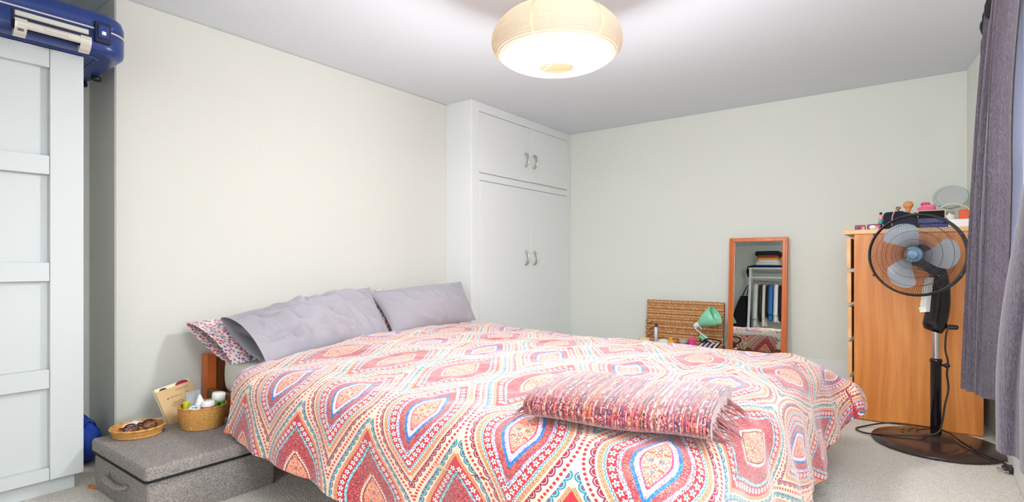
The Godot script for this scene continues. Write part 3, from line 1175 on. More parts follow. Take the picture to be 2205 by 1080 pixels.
func suitcase() -> void:
	var t := thing("suitcase", "navy blue hard-shell suitcase lying on top of the white wardrobe", "suitcase", Vector3(-2.85, 1.7205, -0.45))
	var hx := 0.28
	var hz := 0.40
	var lo := mb()
	lo.grid(case_rows(hx, hz, 0.09, [[0.05, 0.003], [0.016, 0.004], [0.004, 0.013], [0.0, 0.028], [0.0, 0.088]]), true, null, true)
	put("lower_shell", lo, M.navy_shell, t)
	var up := mb()
	up.grid(case_rows(hx, hz, 0.09, [[0.0, 0.094], [0.0, 0.125], [0.008, 0.15], [0.03, 0.168], [0.07, 0.175]]), true, null, true)
	put("upper_shell", up, M.navy_shell, t)
	var tr := mb()
	tr.grid(case_rows(hx + 0.0015, hz + 0.0015, 0.09, [[0.004, 0.087], [0.0, 0.0885], [0.0, 0.0935], [0.004, 0.095]]), true, null, true)
	put("trim_line", tr, M.case_silver, t, "pale trim line between the shells")
	# ribs pressed into the underside
	for k in 2:
		var rb := mb()
		var pts := []
		for p in rounded_rect(hx - 0.085 - k * 0.045, hz - 0.085 - k * 0.045, 0.03):
			pts.append(Vector3(p.x, 0.0025, p.y))
		rb.tube(pts, 0.0045, 6, true)
		put("rib", rb, M.navy_shell, t)
	# front face: recess, plate, handle, lock (local x is out of the face, -z towards the right in the photo)
	var fr := mb()
	fr.box(Vector3(hx + 0.001, 0.044, -0.150), Vector3(0.004, 0.072, 0.232), 0.002)
	put("handle_recess", fr, M.navy_dark, t)
	var pl := mb()
	pl.box(Vector3(hx + 0.005, 0.066, -0.150), Vector3(0.006, 0.020, 0.216), 0.0025)
	put("name_plate", pl, M.case_silver, t, "long silver plate above the handle")
	var hd := mb()
	hd.box(Vector3(hx + 0.021, 0.025, -0.150), Vector3(0.014, 0.028, 0.216), 0.005)
	hd.box(Vector3(hx + 0.029, 0.026, -0.155), Vector3(0.004, 0.012, 0.07), 0.0018)
	put("handle", hd, M.case_silver, t, "silver carry handle")
	for z in [-0.056, -0.244]:
		var br := mb()
		var rows := []
		for p in [Vector2(0.030, 0.042), Vector2(0.033, 0.028), Vector2(0.030, 0.012), Vector2(0.016, -0.006), Vector2(-0.002, -0.016), Vector2(-0.006, -0.012), Vector2(0.0, 0.042)]:
			rows.append(PackedVector3Array([Vector3(hx + p.x - 0.004, p.y, z - 0.017), Vector3(hx + p.x - 0.004, p.y, z + 0.017)]))
		rows.append(rows[0])
		br.grid(rows, false, null, false, false)
		var b := put("bracket", br, M.case_silver, t)
		if z > -0.1:
			for k in 5:
				boxed("stamped_mark", Vector3(hx + 0.0185, 0.004, z - 0.007 + k * 0.0035), Vector3(0.012, 0.008, 0.0018), mat(rgb(110, 106, 100), 0.5), b, 0.0005)
	var lk := mb()
	lk.box(Vector3(hx + 0.003, 0.078, -0.303), Vector3(0.016, 0.082, 0.054), 0.004)
	var lo2 := put("lock", lk, M.navy_dark, t)
	boxed("lock_button", Vector3(hx + 0.011, 0.080, -0.303), Vector3(0.012, 0.05, 0.036), M.navy_shell, lo2, 0.003)
	boxed("lock_badge", Vector3(hx + 0.018, 0.074, -0.303), Vector3(0.004, 0.014, 0.014), M.white, lo2, 0.001)
	for p in [Vector2(-0.215, -0.372), Vector2(-0.08, -0.385)]:
		var wh := mb()
		wh.lathe([Vector2(0.001, 0.0), Vector2(0.016, 0.001), Vector2(0.02, 0.01), Vector2(0.016, 0.022), Vector2(0.001, 0.023)], 14, Transform3D(Basis.IDENTITY, Vector3(p.x, -0.016, p.y)))
		put("foot", wh, M.black, t)


func chest() -> void:
	var t := thing("chest_of_drawers", "tall orange birch chest of drawers behind the fan", "chest of drawers", Vector3(0, 0, -4.06))
	var o := -t.position
	var m := mb()
	m.box(o + Vector3(-0.03, 0.535, -3.726), Vector3(0.57, 1.06, 0.016), 0.002)
	put("side_panel", m, M.birch, t)
	boxed("side_panel", o + Vector3(-0.03, 0.535, -4.412), Vector3(0.57, 1.06, 0.016), M.birch, t, 0.002)
	boxed("back_panel", o + Vector3(0.20, 0.535, -4.07), Vector3(0.012, 1.05, 0.67), M.birch, t, 0.002)
	boxed("inner_frame", o + Vector3(-0.05, 0.535, -4.07), Vector3(0.44, 1.05, 0.66), mat(rgb(150, 74, 40), 0.7), t, 0.002)
	boxed("top", o + Vector3(-0.06, 1.079, -4.07), Vector3(0.62, 0.026, 0.71), M.birch_pale, t, 0.003)
	var ys := [[0.868, 1.045], [0.667, 0.846], [0.464, 0.645], [0.260, 0.443], [0.05, 0.236]]
	for k in ys.size():
		var y: Array = ys[k]
		var outx := 0.004 * k
		boxed("drawer", o + Vector3(-0.342 + 0.5 * outx, (y[0] + y[1]) / 2, -4.07), Vector3(0.022, y[1] - y[0], 0.684), M.birch_pale, t, 0.002)
	return


func wave_sheet(z0: Callable, z1: Callable, xm: Callable, amp: Callable, folds: float, y0: float, y1: float, ph: float, nz := 120, ny := 40) -> Mb:
	var m := mb()
	var rows := []
	for i in ny + 1:
		var h := float(i) / ny
		var y := lerpf(y0, y1, h)
		var row := PackedVector3Array()
		for j in nz + 1:
			var s := float(j) / nz
			var a: float = amp.call(h)
			var x: float = xm.call(h, s) + a * sin(TAU * folds * s + ph + 0.5 * sin(3.0 * h)) + 0.25 * a * sin(TAU * folds * 2.3 * s + h * 2.0)
			row.append(Vector3(x, y, lerpf(z0.call(h), z1.call(h), s + 0.25 / folds * sin(TAU * folds * s * 2.0 + ph) * 0.35)))
		rows.append(row)
	m.grid(rows)
	# the back of the cloth, a few millimetres behind
	var back := []
	for r in rows:
		var b := PackedVector3Array()
		for p in r:
			b.append(p + Vector3(0.004, 0, 0))
		b.reverse()
		back.append(b)
	m.grid(back)
	return m


func curtains() -> void:
	var top := 1.80
	var c1 := thing("curtain", "grey-purple woven curtain panel hanging behind the fan, left of the white gap", "curtain", Vector3.ZERO, 0.0, "grey curtains at the window")
	put("panel", wave_sheet(func(h: float) -> float: return -2.80 - 0.02 * sin(h * 4.0), func(h: float) -> float: return lerpf(lerpf(-2.60, -2.36, minf(1.0, h / 0.55)), -1.80, pow(maxf(0.0, (h - 0.55) / 0.45), 2.2)),
		func(h: float, s: float) -> float: return lerpf(lerpf(0.145, 0.205, pow(h, 1.3)), lerpf(0.205, 0.205, h), s), func(h: float) -> float: return lerpf(0.030, 0.020, h), 4.0, 0.41, top, 0.4), M.curtain, c1)
	var hd := mb()
	rng.seed = 91
	for k in 26:
		var z := lerpf(-2.79, -1.97, k / 25.0)
		hd.ball(Vector3(0.205 + rng.randf_range(-0.006, 0.006), top + 0.005, z), Vector3(0.024, 0.035, 0.016), 18)
	put("heading_gathers", hd, M.black_soft, c1, "dark gathered heading", "stuff")
	put("lining", wave_sheet(func(_h: float) -> float: return -2.74, func(_h: float) -> float: return -2.0, func(_h: float, s: float) -> float: return lerpf(0.245, 0.285, s), func(_h: float) -> float: return 0.006, 3.0, 0.45, 1.78, 1.0), M.lining, c1, "white lining behind the curtain")
	var c2 := thing("curtain", "purple-grey curtain panel right of the white gap, its hem over the fan's plug", "curtain", Vector3.ZERO, 0.0, "grey curtains at the window")
	put("panel", wave_sheet(func(h: float) -> float: return lerpf(-2.0, -1.72, pow(h, 1.4)), func(h: float) -> float: return lerpf(-1.42, -1.3, h),
		func(h: float, s: float) -> float: return lerpf(0.166 + 0.085 * smoothstep(0.1, 0.75, h), 0.275, s * 0.8), func(h: float) -> float: return lerpf(0.014, 0.022, h), 3.0, 0.405, top, 2.6), M.curtain, c2)
	var hd2 := mb()
	for k in 14:
		hd2.ball(Vector3(0.215, top + 0.005, lerpf(-1.7, -1.32, k / 13.0)), Vector3(0.024, 0.035, 0.02), 10)
	put("heading_gathers", hd2, M.black_soft, c2, "dark gathered heading", "stuff")
	var r := thing("curtain_rod", "black iron curtain rod with a curled end above the window", "curtain rod", Vector3(0.205, 1.81, -2.0))
	var m := mb()
	m.tube([Vector3(0, 0, -0.86), Vector3(0, 0, 1.9)], 0.011, 10)
	put("pole", m, M.black, r)
	var f := mb()
	var pts := []
	for k in 26:
		var a := -PI / 2 + TAU * 1.1 * k / 25.0
		var rad := lerpf(0.05, 0.022, k / 25.0)
		pts.append(Vector3(-0.004 * k / 25.0 - 0.004, -0.05 + sin(a) * rad, -0.89 - cos(a) * rad))
	f.tube(pts, 0.009, 8)
	f.tube([Vector3(0, 0, -0.86), pts[0]], 0.009, 8)
	put("curled_finial", f, M.black, r)
	for z in [-0.6, 1.7]:
		var b := mb()
		b.tube([Vector3(0, 0, z), Vector3(0.06, 0.01, z), Vector3(0.13, -0.03, z)], 0.008, 8)
		put("bracket", b, M.black, r)


func fan() -> void:
	var t := thing("pedestal_fan", "black pedestal fan with wire cage and grey blades in front of the chest", "fan", Vector3(0.055, 0, -3.42))
	# base: a wide domed disc
	var b := mb()
	b.lathe([Vector2(0.001, 0.0), Vector2(0.262, 0.0), Vector2(0.27, 0.008), Vector2(0.266, 0.016), Vector2(0.19, 0.027), Vector2(0.10, 0.034), Vector2(0.075, 0.038), Vector2(0.062, 0.05), Vector2(0.034, 0.058), Vector2(0.001, 0.06)], 64, Transform3D.IDENTITY, 1.0, 1.0)
	put("base", b, mat(rgb(58, 42, 38), 0.22), t)
	for side in [-1, 1]:
		for k in 3:
			var r := mb()
			var pts := []
			for i in 12:
				var f := i / 11.0
				var a := (0.0 if side > 0 else PI) + 0.9 - 0.35 * k + 0.7 * f
				var rad := 0.13 + 0.1 * f * (1.0 - 0.15 * k)
				pts.append(Vector3(cos(a) * rad, lerpf(0.0325, 0.0225, (rad - 0.13) / 0.1), sin(a) * rad))
			r.tube(pts, [0.001, 0.003, 0.004, 0.004, 0.004, 0.004, 0.004, 0.004, 0.004, 0.003, 0.002, 0.001], 6)
			put("base_rib", r, mat(rgb(66, 50, 46), 0.2), t)
	var p := mb()
	p.lathe([Vector2(0.02, 0.05), Vector2(0.023, 0.055), Vector2(0.023, 0.41), Vector2(0.026, 0.413), Vector2(0.026, 0.425), Vector2(0.02, 0.43), Vector2(0.001, 0.43)], 20)
	put("lower_pole", p, M.black_gloss, t)
	var c := mb()
	c.lathe([Vector2(0.017, 0.42), Vector2(0.017, 0.60)], 20)
	put("upper_pole", c, M.chrome, t, "chrome upper pole")
	var kn := mb()
	kn.ball(Vector3(0.042, 0.40, 0.012), Vector3(0.014, 0.012, 0.014), 12)
	kn.tube([Vector3(0.02, 0.40, 0.006), Vector3(0.042, 0.40, 0.012)], 0.006, 8)
	put("height_knob", kn, M.black, t)
	# control column: leans back as it rises; its face carries the pale button strip
	var col := mb()
	var rows := []
	for i in 13:
		var f := i / 12.0
		var y := lerpf(0.565, 0.86, f)
		var cx := lerpf(-0.012, 0.010, f) + 0.012 * sin(PI * f)
		var hw := lerpf(0.046, 0.036, f) + 0.006 * sin(PI * f)
		var hd := lerpf(0.040, 0.046, f)
		if i == 0:
			hw *= 0.8
			hd *= 0.8
		var row := PackedVector3Array()
		for k in 24:
			var a := TAU * k / 24.0
			row.append(Vector3(cx + cos(a) * hw, y - 0.012 * cos(a) * (1 - f), sin(a) * hd))
		rows.append(row)
	col.grid(rows, true, null, true)
	put("control_column", col, M.black_gloss, t)
	var st := mb()
	rows = []
	for i in 9:
		var f := i / 8.0
		var y := lerpf(0.66, 0.83, f)
		var cx := lerpf(-0.052, -0.030, f) - 0.004 * sin(PI * f)
		rows.append(PackedVector3Array([Vector3(cx + 0.012, y, 0.052), Vector3(cx - 0.012, y - 0.004, 0.034), Vector3(cx - 0.010, y - 0.004, -0.006), Vector3(cx + 0.02, y, -0.01), Vector3(cx + 0.03, y, 0.03)]))
	st.grid(rows, true, null, true, false)
	var sp := put("button_strip", st, M.white, t, "pale grey button strip")
	for i in 5:
		boxed("button", Vector3(-0.062 + 0.0045 * i, 0.675 + 0.022 * i, 0.03), Vector3(0.012, 0.013, 0.02), M.case_silver, sp, 0.002)
	boxed("tilt_knob", Vector3(0.062, 0.588, 0.0), Vector3(0.05, 0.022, 0.024), M.black, t, 0.006)
	# head, turned a little to the left and towards the camera
	var n := Vector3(-0.16, 0.03, 1.0).normalized()
	var ex := Vector3.UP.cross(n).normalized()
	var ey := n.cross(ex)
	var hb := Basis(ex, ey, n)
	var hc := Vector3(-0.024, 0.94, -3.24) - t.position
	var X := Transform3D(hb, hc)
	var R := 0.190
	var back := X * Vector3(0, 0, -0.07)
	var mo := mb()
	mo.lathe([Vector2(0.001, -0.185), Vector2(0.035, -0.18), Vector2(0.052, -0.15), Vector2(0.056, -0.09), Vector2(0.05, -0.065), Vector2(0.001, -0.065)], 24, X * Transform3D(Basis(Vector3.RIGHT, PI / 2), Vector3.ZERO))
	mo.tube([X * Vector3(0, -0.02, -0.11), Vector3(0.012, 0.86, 0.0), Vector3(0.010, 0.84, 0.0)], [0.03, 0.034, 0.036], 12)
	put("motor_housing", mo, M.black, t)
	# cage: curved wires front and back, thin hoops and the dark rim
	for side in [1.0, -1.0]:
		var w := mb()
		for k in 120:
			var a := TAU * k / 120.0
			var pts := []
			for i in 9:
				var f := i / 8.0
				var r := lerpf(0.036, R - 0.004, f)
				var bend: float = a + 0.45 * (1.0 - f) * side
				var z: float = side * (0.052 * pow(1.0 - pow(f, 2.6), 0.7) + 0.006)
				pts.append(X * Vector3(cos(bend) * r, sin(bend) * r, z if side > 0 else z * 1.35))
			w.tube(pts, 0.00085, 3)
		for r in [0.07, 0.11, 0.15]:
			var f: float = (r - 0.036) / (R - 0.04)
			var z: float = side * (0.052 * pow(1.0 - pow(f, 2.6), 0.7) + 0.006)
			var pts := []
			for k in 48:
				pts.append(X * Vector3(cos(TAU * k / 48.0) * r, sin(TAU * k / 48.0) * r, z if side > 0 else z * 1.35))
			w.tube(pts, 0.0009, 4, true)
		put("front_grille" if side > 0 else "rear_grille", w, mat(rgb(70, 66, 74), 0.45, 0.3), t, "", "stuff")
	for z in [0.008, -0.026]:
		var rim := mb()
		var pts := []
		for k in 72:
			pts.append(X * Vector3(cos(TAU * k / 72.0) * (R if z > 0 else R + 0.004), sin(TAU * k / 72.0) * (R if z > 0 else R + 0.004), z))
		rim.tube(pts, 0.0042 if z > 0 else 0.0055, 8, true)
		put("cage_rim", rim, M.black, t)
	for a in [0.5, -0.5, 2.6, -2.6, 1.57]:
		var cl := X * Vector3(cos(a) * (R + 0.004), sin(a) * (R + 0.004), -0.002)
		boxed("rim_clip", cl, Vector3(0.012, 0.012, 0.03), M.black, t, 0.002, hb)
	var badge := mb()
	badge.lathe([Vector2(0.001, 0.0), Vector2(0.022, 0.0), Vector2(0.023, 0.003), Vector2(0.019, 0.006), Vector2(0.001, 0.007)], 24, X * Transform3D(Basis(Vector3.RIGHT, PI / 2), Vector3(0, 0, 0.058)))
	put("centre_badge", badge, mat(rgb(90, 118, 142), 0.4), t)
	var blade_mat := mat(Color(0.74, 0.79, 0.82, 0.62), 0.25)
	blade_mat.transparency = BaseMaterial3D.TRANSPARENCY_ALPHA
	var hub := mb()
	hub.lathe([Vector2(0.001, -0.02), Vector2(0.034, -0.02), Vector2(0.036, 0.012), Vector2(0.026, 0.022), Vector2(0.001, 0.024)], 24, X * Transform3D(Basis(Vector3.RIGHT, PI / 2), Vector3.ZERO))
	put("hub", hub, mat(rgb(120, 150, 176), 0.35), t)
	for k in 3:
		var bl := mb()
		for s in [0.0, 1.0]:
			rows = []
			for i in 11:
				var f := i / 10.0
				var r := lerpf(0.03, R - 0.024, f)
				var half := lerpf(0.30, 0.56, pow(sin(PI * minf(1.0, 0.12 + f * 0.62)), 0.8)) * (1.0 if f < 0.86 else lerpf(1.0, 0.72, (f - 0.86) / 0.14))
				var row := PackedVector3Array()
				for j in 13:
					var g := j / 12.0 * 2.0 - 1.0
					var a := TAU * k / 3.0 - 0.22 + g * half + 0.3 * f
					var rr := r * (1.0 - 0.06 * g * g * f)
					row.append(X * Vector3(cos(a) * rr, sin(a) * rr, 0.026 * g * (0.6 + 0.4 * (1 - f)) - s * 0.002))
				if s > 0:
					row.reverse()
				rows.append(row)
			bl.grid(rows)
		put("blade", bl, blade_mat, t)
	# flex: down the pole, a loop on the floor, across the base to the plug
	var cd := mb()
	var way := [Vector3(0.055, 0.60, 0.01), Vector3(0.040, 0.56, 0.02), Vector3(0.036, 0.48, 0.02), Vector3(0.046, 0.42, 0.02), Vector3(0.042, 0.36, 0.02), Vector3(0.048, 0.29, 0.02), Vector3(0.034, 0.21, 0.03), Vector3(0.022, 0.12, 0.04), Vector3(0.0, 0.07, 0.05), Vector3(-0.09, 0.045, 0.05),
		Vector3(-0.2, 0.03, 0.06), Vector3(-0.29, 0.012, 0.02), Vector3(-0.34, 0.008, -0.05), Vector3(-0.31, 0.008, -0.13), Vector3(-0.2, 0.034, -0.18), Vector3(-0.07, 0.046, -0.16), Vector3(0.04, 0.055, -0.09), Vector3(0.09, 0.046, 0.02), Vector3(0.15, 0.034, 0.12), Vector3(0.21, 0.026, 0.18), Vector3(0.243, 0.022, 0.225)]
	cd.tube(smooth_way(way, 6), 0.0042, 8)
	put("power_cord", cd, M.black, t, "black power cord looping over the base")
	var plug := mb()
	var pb := Basis(Vector3.UP, 0.5)
	plug.box(Vector3(0.252, 0.018, 0.262), Vector3(0.05, 0.024, 0.058), 0.008, pb)
	var pg := put("plug", plug, M.black, t)
	for k in 3:
		boxed("pin", Vector3(0.252, 0.016, 0.262) + pb * Vector3(-0.034, 0.003 if k == 1 else -0.003, (k - 1) * 0.018), Vector3(0.022, 0.006, 0.007), M.chrome, pg, 0.001, pb)


func smooth_way(pts: Array, per: int) -> Array:
	var c := Curve3D.new()
	for i in pts.size():
		var a: Vector3 = pts[maxi(i - 1, 0)]
		var b: Vector3 = pts[mini(i + 1, pts.size() - 1)]
		c.add_point(pts[i], -(b - a) / 6.0, (b - a) / 6.0)
	var out := []
	for i in pts.size() - 1:
		for k in per:
			out.append(c.sample(i, float(k) / per))
	out.append(pts[-1])
	return out


func lantern() -> void:
	var C := Vector3(-1.186, 1.789, -1.885)
	var t := thing("paper_lantern", "round white ribbed paper lantern lampshade hanging from the ceiling", "lampshade", C)
	var R := 0.262
	var H := 0.098
	var paper := mat(rgb(186, 178, 165), 0.9)
	paper.backlight_enabled = true
	paper.backlight = Color(0.6, 0.54, 0.45)
	paper.emission_enabled = true
	paper.emission = Color(1.0, 0.95, 0.87)
	paper.emission_energy_multiplier = 0.06
	var turns := 34
	var prof := func(f: float) -> Vector2:  # f from the lower hole up to the upper one
		var a := lerpf(-1.38, 1.38, f)
		return Vector2(R * pow(cos(a), 0.78), H * sin(a) / sin(1.38) * (1.4 if a > 0.0 else 1.0))
	var m := mb()
	var rows := []
	for i in turns * 4 + 1:
		var f := i / float(turns * 4)
		var p: Vector2 = prof.call(f)
		var dip := 0.0022 * absf(sin(PI * i / 4.0))
		var row := PackedVector3Array()
		for k in 64:
			var a := TAU * k / 64.0
			row.append(Vector3(cos(a) * (p.x + dip), p.y, sin(a) * (p.x + dip)))
		rows.append(row)
	m.grid(rows, true)
	put("paper_shade", m, paper, t)
	var rm := mat(rgb(218, 208, 190), 0.8)
	var ribs := mb()
	for i in turns + 1:
		var p: Vector2 = prof.call(i / float(turns))
		var pts := []
		for k in 56:
			pts.append(Vector3(cos(TAU * k / 56.0) * p.x, p.y, sin(TAU * k / 56.0) * p.x))
		ribs.tube(pts, 0.0011 if i > 0 else 0.003, 4, true)
	put("hoops", ribs, rm, t, "thin bamboo hoops", "stuff")
	for k in 6:
		var s := mb()
		rows = []
		var a0 := TAU * k / 6.0 + 0.32
		for i in 33:
			var p: Vector2 = prof.call(i / 32.0)
			var row := PackedVector3Array()
			for j in 3:
				var a := a0 + (j - 1) * 0.006 / maxf(p.x, 0.05)
				row.append(Vector3(cos(a) * (p.x + 0.0035), p.y, sin(a) * (p.x + 0.0035)))
			rows.append(row)
		s.grid(rows)
		put("paper_seam", s, mat(rgb(236, 214, 176), 0.9), t)
	var wf := mb()
	wf.tube([Vector3(-0.07, -H, 0), Vector3(0.0, -H + 0.03, 0), Vector3(0.07, -H, 0)], 0.0015, 6)
	wf.tube([Vector3(0, -H + 0.03, 0), Vector3(0, H * 1.4, 0)], 0.0018, 6)
	wf.tube([Vector3(-0.08, H * 1.4, 0), Vector3(0.08, H * 1.4, 0)], 0.0018, 6)
	put("wire_frame", wf, M.silver, t)
	var cb := mb()
	cb.tube([Vector3(0, 0.07, 0), Vector3(0, CEIL - C.y - 0.03, 0)], 0.004, 8)
	cb.lathe([Vector2(0.001, CEIL - C.y - 0.045), Vector2(0.03, CEIL - C.y - 0.04), Vector2(0.045, CEIL - C.y - 0.001)], 20)
	put("flex_and_rose", cb, M.white, t)
	var bm := mat(rgb(255, 240, 214), 0.4)
	bm.emission_enabled = true
	bm.emission = Color(1.0, 0.86, 0.62)
	bm.emission_energy_multiplier = 2.5
	var bulb := mb()
	bulb.lathe([Vector2(0.001, -0.045), Vector2(0.022, -0.038), Vector2(0.032, -0.018), Vector2(0.03, 0.004), Vector2(0.016, 0.03), Vector2(0.014, 0.05), Vector2(0.001, 0.05)], 18, Transform3D(Basis.IDENTITY, Vector3(0, 0.02, 0)))
	put("light_bulb", bulb, bm, t)
	var l := OmniLight3D.new()
	l.name = "bulb_light"
	l.position = C + Vector3(0, 0.01, 0)
	l.light_color = Color(1.0, 0.86, 0.66)
	l.light_energy = 0.018
	l.light_size = 0.03
	l.omni_range = 9.0
	l.omni_attenuation = 2.0
	l.shadow_enabled = true
	add_child(l)
	# what the glowing paper gives to the room below
	var u := OmniLight3D.new()
	u.name = "lantern_glow"
	u.position = C + Vector3(0, -H - 0.13, 0)
	u.light_color = Color(0.97, 0.985, 1.0)
	u.light_energy = 0.98
	u.light_size = 0.10
	u.omni_range = 9.0
	u.omni_attenuation = 2.0
	u.shadow_enabled = true
	add_child(u)


func leaning_mirror() -> void:
	var t := thing("leaning_mirror", "tall narrow mirror in an orange pine frame leaning on the back wall", "mirror", Vector3(-0.985, 0, -4.322))
	t.rotation.x = -deg_to_rad(4.3)
	var W := 0.41
	var H := 1.093
	for s in [-1, 1]:
		var m := mb()
		m.box(Vector3(s * (W / 2 - 0.019), H / 2, 0), Vector3(0.038, H, 0.022), 0.004)
		m.box(Vector3(s * (W / 2 - 0.0085), H / 2, 0.012), Vector3(0.017, H, 0.012), 0.004)
		put("frame_stile", m, M.pine, t)
	for y in [0.0145, H - 0.0145]:
		boxed("frame_rail", Vector3(0, y, 0.001), Vector3(W - 0.06, 0.029, 0.022), M.pine, t, 0.004)
	boxed("glass", Vector3(0, H / 2, 0.002), Vector3(W - 0.07, H - 0.05, 0.006), M.glass_mirror, t, 0.0005)
	boxed("backing_board", Vector3(0, H / 2, -0.008), Vector3(W - 0.05, H - 0.04, 0.006), mat(rgb(120, 90, 60), 0.8), t, 0.001)


# a woven panel: o lower left corner, ex and ey its edges, n outwards
func woven(o: Vector3, ex: Vector3, ey: Vector3, n: Vector3, bands: int, thick: float, tile: float) -> Mb:
	var m := mb()
	var nu := 150
	var nv := bands * 8
	var rows := []
	var uv := []
	var lu := ex.length()
	var lv := ey.length()
	var wob := fnl(6.0, 17)
	for i in nv + 1:
		var row := PackedVector3Array()
		var ur := PackedVector2Array()
		var v := float(i) / nv
		for j in nu + 1:
			var u := float(j) / nu
			var band := pow(absf(sin(PI * v * bands)), 0.5) * 0.013
			var over := sin(PI * u * 40.0 + (PI if int(v * bands * 2) % 2 else 0.0)) * 0.002
			var edge := 0.006 * (wob.get_noise_2d(u * 3.0, v) if i == nv else 0.0)
			row.append(o + ex * u + ey * (v + edge) + n * (band + over))
			ur.append(Vector2(u * lu, v * lv) / tile)
		rows.append(row)
		uv.append(ur)
	m.grid(rows, false, uv)
	m.box(o + ex * 0.5 + ey * 0.5 - n * (thick / 2), Vector3(lu - 0.004, lv - 0.004, thick - 0.004), 0.004, Basis(ex.normalized(), ey.normalized(), n))
	return m


func hamper() -> void:
	var t := thing("wicker_hamper", "open wicker hamper with its lid propped against the wall, behind the bed", "hamper", Vector3(-1.545, 0, -4.16))
	var o := -t.position
	var w := 0.63
	put("lid", woven(o + Vector3(-1.86, 0.235, -4.365), Vector3(w, 0, 0), Vector3(0, 0.358, -0.035), Vector3(0, 0.0973, 0.9953), 9, 0.026, 0.2), M.wicker, t)
	put("body_front", woven(o + Vector3(-1.86, 0.0, -3.96), Vector3(w, 0, 0), Vector3(0, 0.25, 0), Vector3(0, 0, 1), 6, 0.02, 0.2), M.wicker, t)
	put("body_side", woven(o + Vector3(-1.86, 0.0, -4.36), Vector3(0, 0, 0.4), Vector3(0, 0.25, 0), Vector3(-1, 0, 0), 6, 0.02, 0.2), M.wicker, t)
	put("body_side", woven(o + Vector3(-1.23, 0.0, -3.96), Vector3(0, 0, -0.4), Vector3(0, 0.25, 0), Vector3(1, 0, 0), 6, 0.02, 0.2), M.wicker, t)
	var lip := mb()
	lip.tube([o + Vector3(-1.86, 0.25, -3.955), o + Vector3(-1.23, 0.25, -3.955)], 0.011, 8)
	lip.tube([o + Vector3(-1.865, 0.25, -3.955), o + Vector3(-1.865, 0.25, -4.36)], 0.011, 8)
	lip.tube([o + Vector3(-1.225, 0.25, -3.955), o + Vector3(-1.225, 0.25, -4.36)], 0.011, 8)
	lip.tube([o + Vector3(-1.86, 0.25, -4.355), o + Vector3(-1.23, 0.25, -4.355)], 0.009, 8)
	put("rim", lip, M.wicker, t)
	boxed("inner_tray", o + Vector3(-1.545, 0.225, -4.16), Vector3(0.6, 0.02, 0.37), mat(rgb(150, 96, 52), 0.8), t, 0.003)
	var hs := mb()
	for k in 3:
		hs.tube([o + Vector3(-1.845, 0.42 - k * 0.05, -4.345), o + Vector3(-1.82, 0.41 - k * 0.05, -4.325), o + Vector3(-1.80, 0.42 - k * 0.05, -4.345)], 0.012, 7)
	put("strap_loop", hs, M.wicker, t)
	# what stands in it
	var Y := 0.235
	var bt := thing("spray_bottle", "slim silver bottle with a navy cap standing in the hamper", "bottle", Vector3(-1.665, Y, -4.10))
	var m := mb()
	m.lathe([Vector2(0.001, 0), Vector2(0.012, 0.0), Vector2(0.013, 0.004), Vector2(0.013, 0.165), Vector2(0.009, 0.172), Vector2(0.001, 0.172)], 16)
	put("body", m, mat(rgb(206, 206, 214), 0.3, 0.3), bt)
	m = mb()
	m.lathe([Vector2(0.0125, 0.166), Vector2(0.0125, 0.19), Vector2(0.009, 0.194), Vector2(0.001, 0.194)], 16)
	put("cap", m, mat(rgb(26, 34, 60), 0.3), bt)
	m = mb()
	m.lathe([Vector2(0.001, 0), Vector2(0.03, 0.0), Vector2(0.036, 0.02), Vector2(0.037, 0.06), Vector2(0.033, 0.088), Vector2(0.033, 0.088), Vector2(0.001, 0.092)], 20)
	var pot := thing("grey_pot", "round grey lidded pot between the yellow and the pink thing", "pot", Vector3(-1.447, Y, -4.10))
	put("body", m, mat(rgb(176, 172, 168), 0.5), pot)
	m = mb()
	m.lathe([Vector2(0.0375, 0.052), Vector2(0.039, 0.055), Vector2(0.039, 0.063), Vector2(0.0375, 0.066)], 20)
	put("band", m, mat(rgb(110, 106, 104), 0.5), pot)
	m = mb()
	m.box(Vector3(0, 0.055, 0), Vector3(0.052, 0.11, 0.03), 0.014)
	var pk := put("pink_case", m, mat(rgb(232, 60, 140), 0.5))
	pk.position = Vector3(-1.372, Y, -4.07)
	tag(pk, "bright pink rounded case standing upright in the hamper", "case")
	m = mb()
	m.ball(Vector3(0, 0.04, 0), Vector3(0.03, 0.04, 0.024), 14, fnl(0.2, 3), 0.3)
	m.ball(Vector3(-0.005, 0.08, 0), Vector3(0.014, 0.018, 0.014), 10)
	var yl := put("yellow_toy", m, mat(rgb(242, 178, 50), 0.6))
	yl.position = Vector3(-1.543, Y, -4.10)
	tag(yl, "small knobbly yellow thing in the hamper beside the grey pot", "trinket")
	m = mb()
	m.ball(Vector3(0, 0.035, 0), Vector3(0.05, 0.04, 0.03), 16, fnl(0.13, 8), 0.4)
	var wh := put("white_pouch", m, mat(rgb(226, 228, 220), 0.8))
	wh.position = Vector3(-1.615, Y, -4.12)
	tag(wh, "crumpled whitish pouch beside the slim silver bottle", "pouch")
	m = mb()
	m.ball(Vector3(0, 0.03, 0), Vector3(0.04, 0.045, 0.03), 16, fnl(0.17, 18), 0.35)
	var br := put("brown_pouch", m, mat(rgb(176, 84, 40), 0.7))
	br.position = Vector3(-1.49, Y, -4.17)
	tag(br, "rust brown cloth pouch behind the grey pot", "pouch")
	m = mb()
	m.lathe([Vector2(0.001, 0), Vector2(0.04, 0.0), Vector2(0.046, 0.03), Vector2(0.046, 0.07), Vector2(0.04, 0.075), Vector2(0.001, 0.078)], 20)
	var cm := put("cream_jar", m, mat(rgb(232, 214, 170), 0.5))
	cm.position = Vector3(-1.765, Y, -4.10)
	tag(cm, "wide cream coloured jar at the hinge end of the hamper", "jar")
	m = mb()
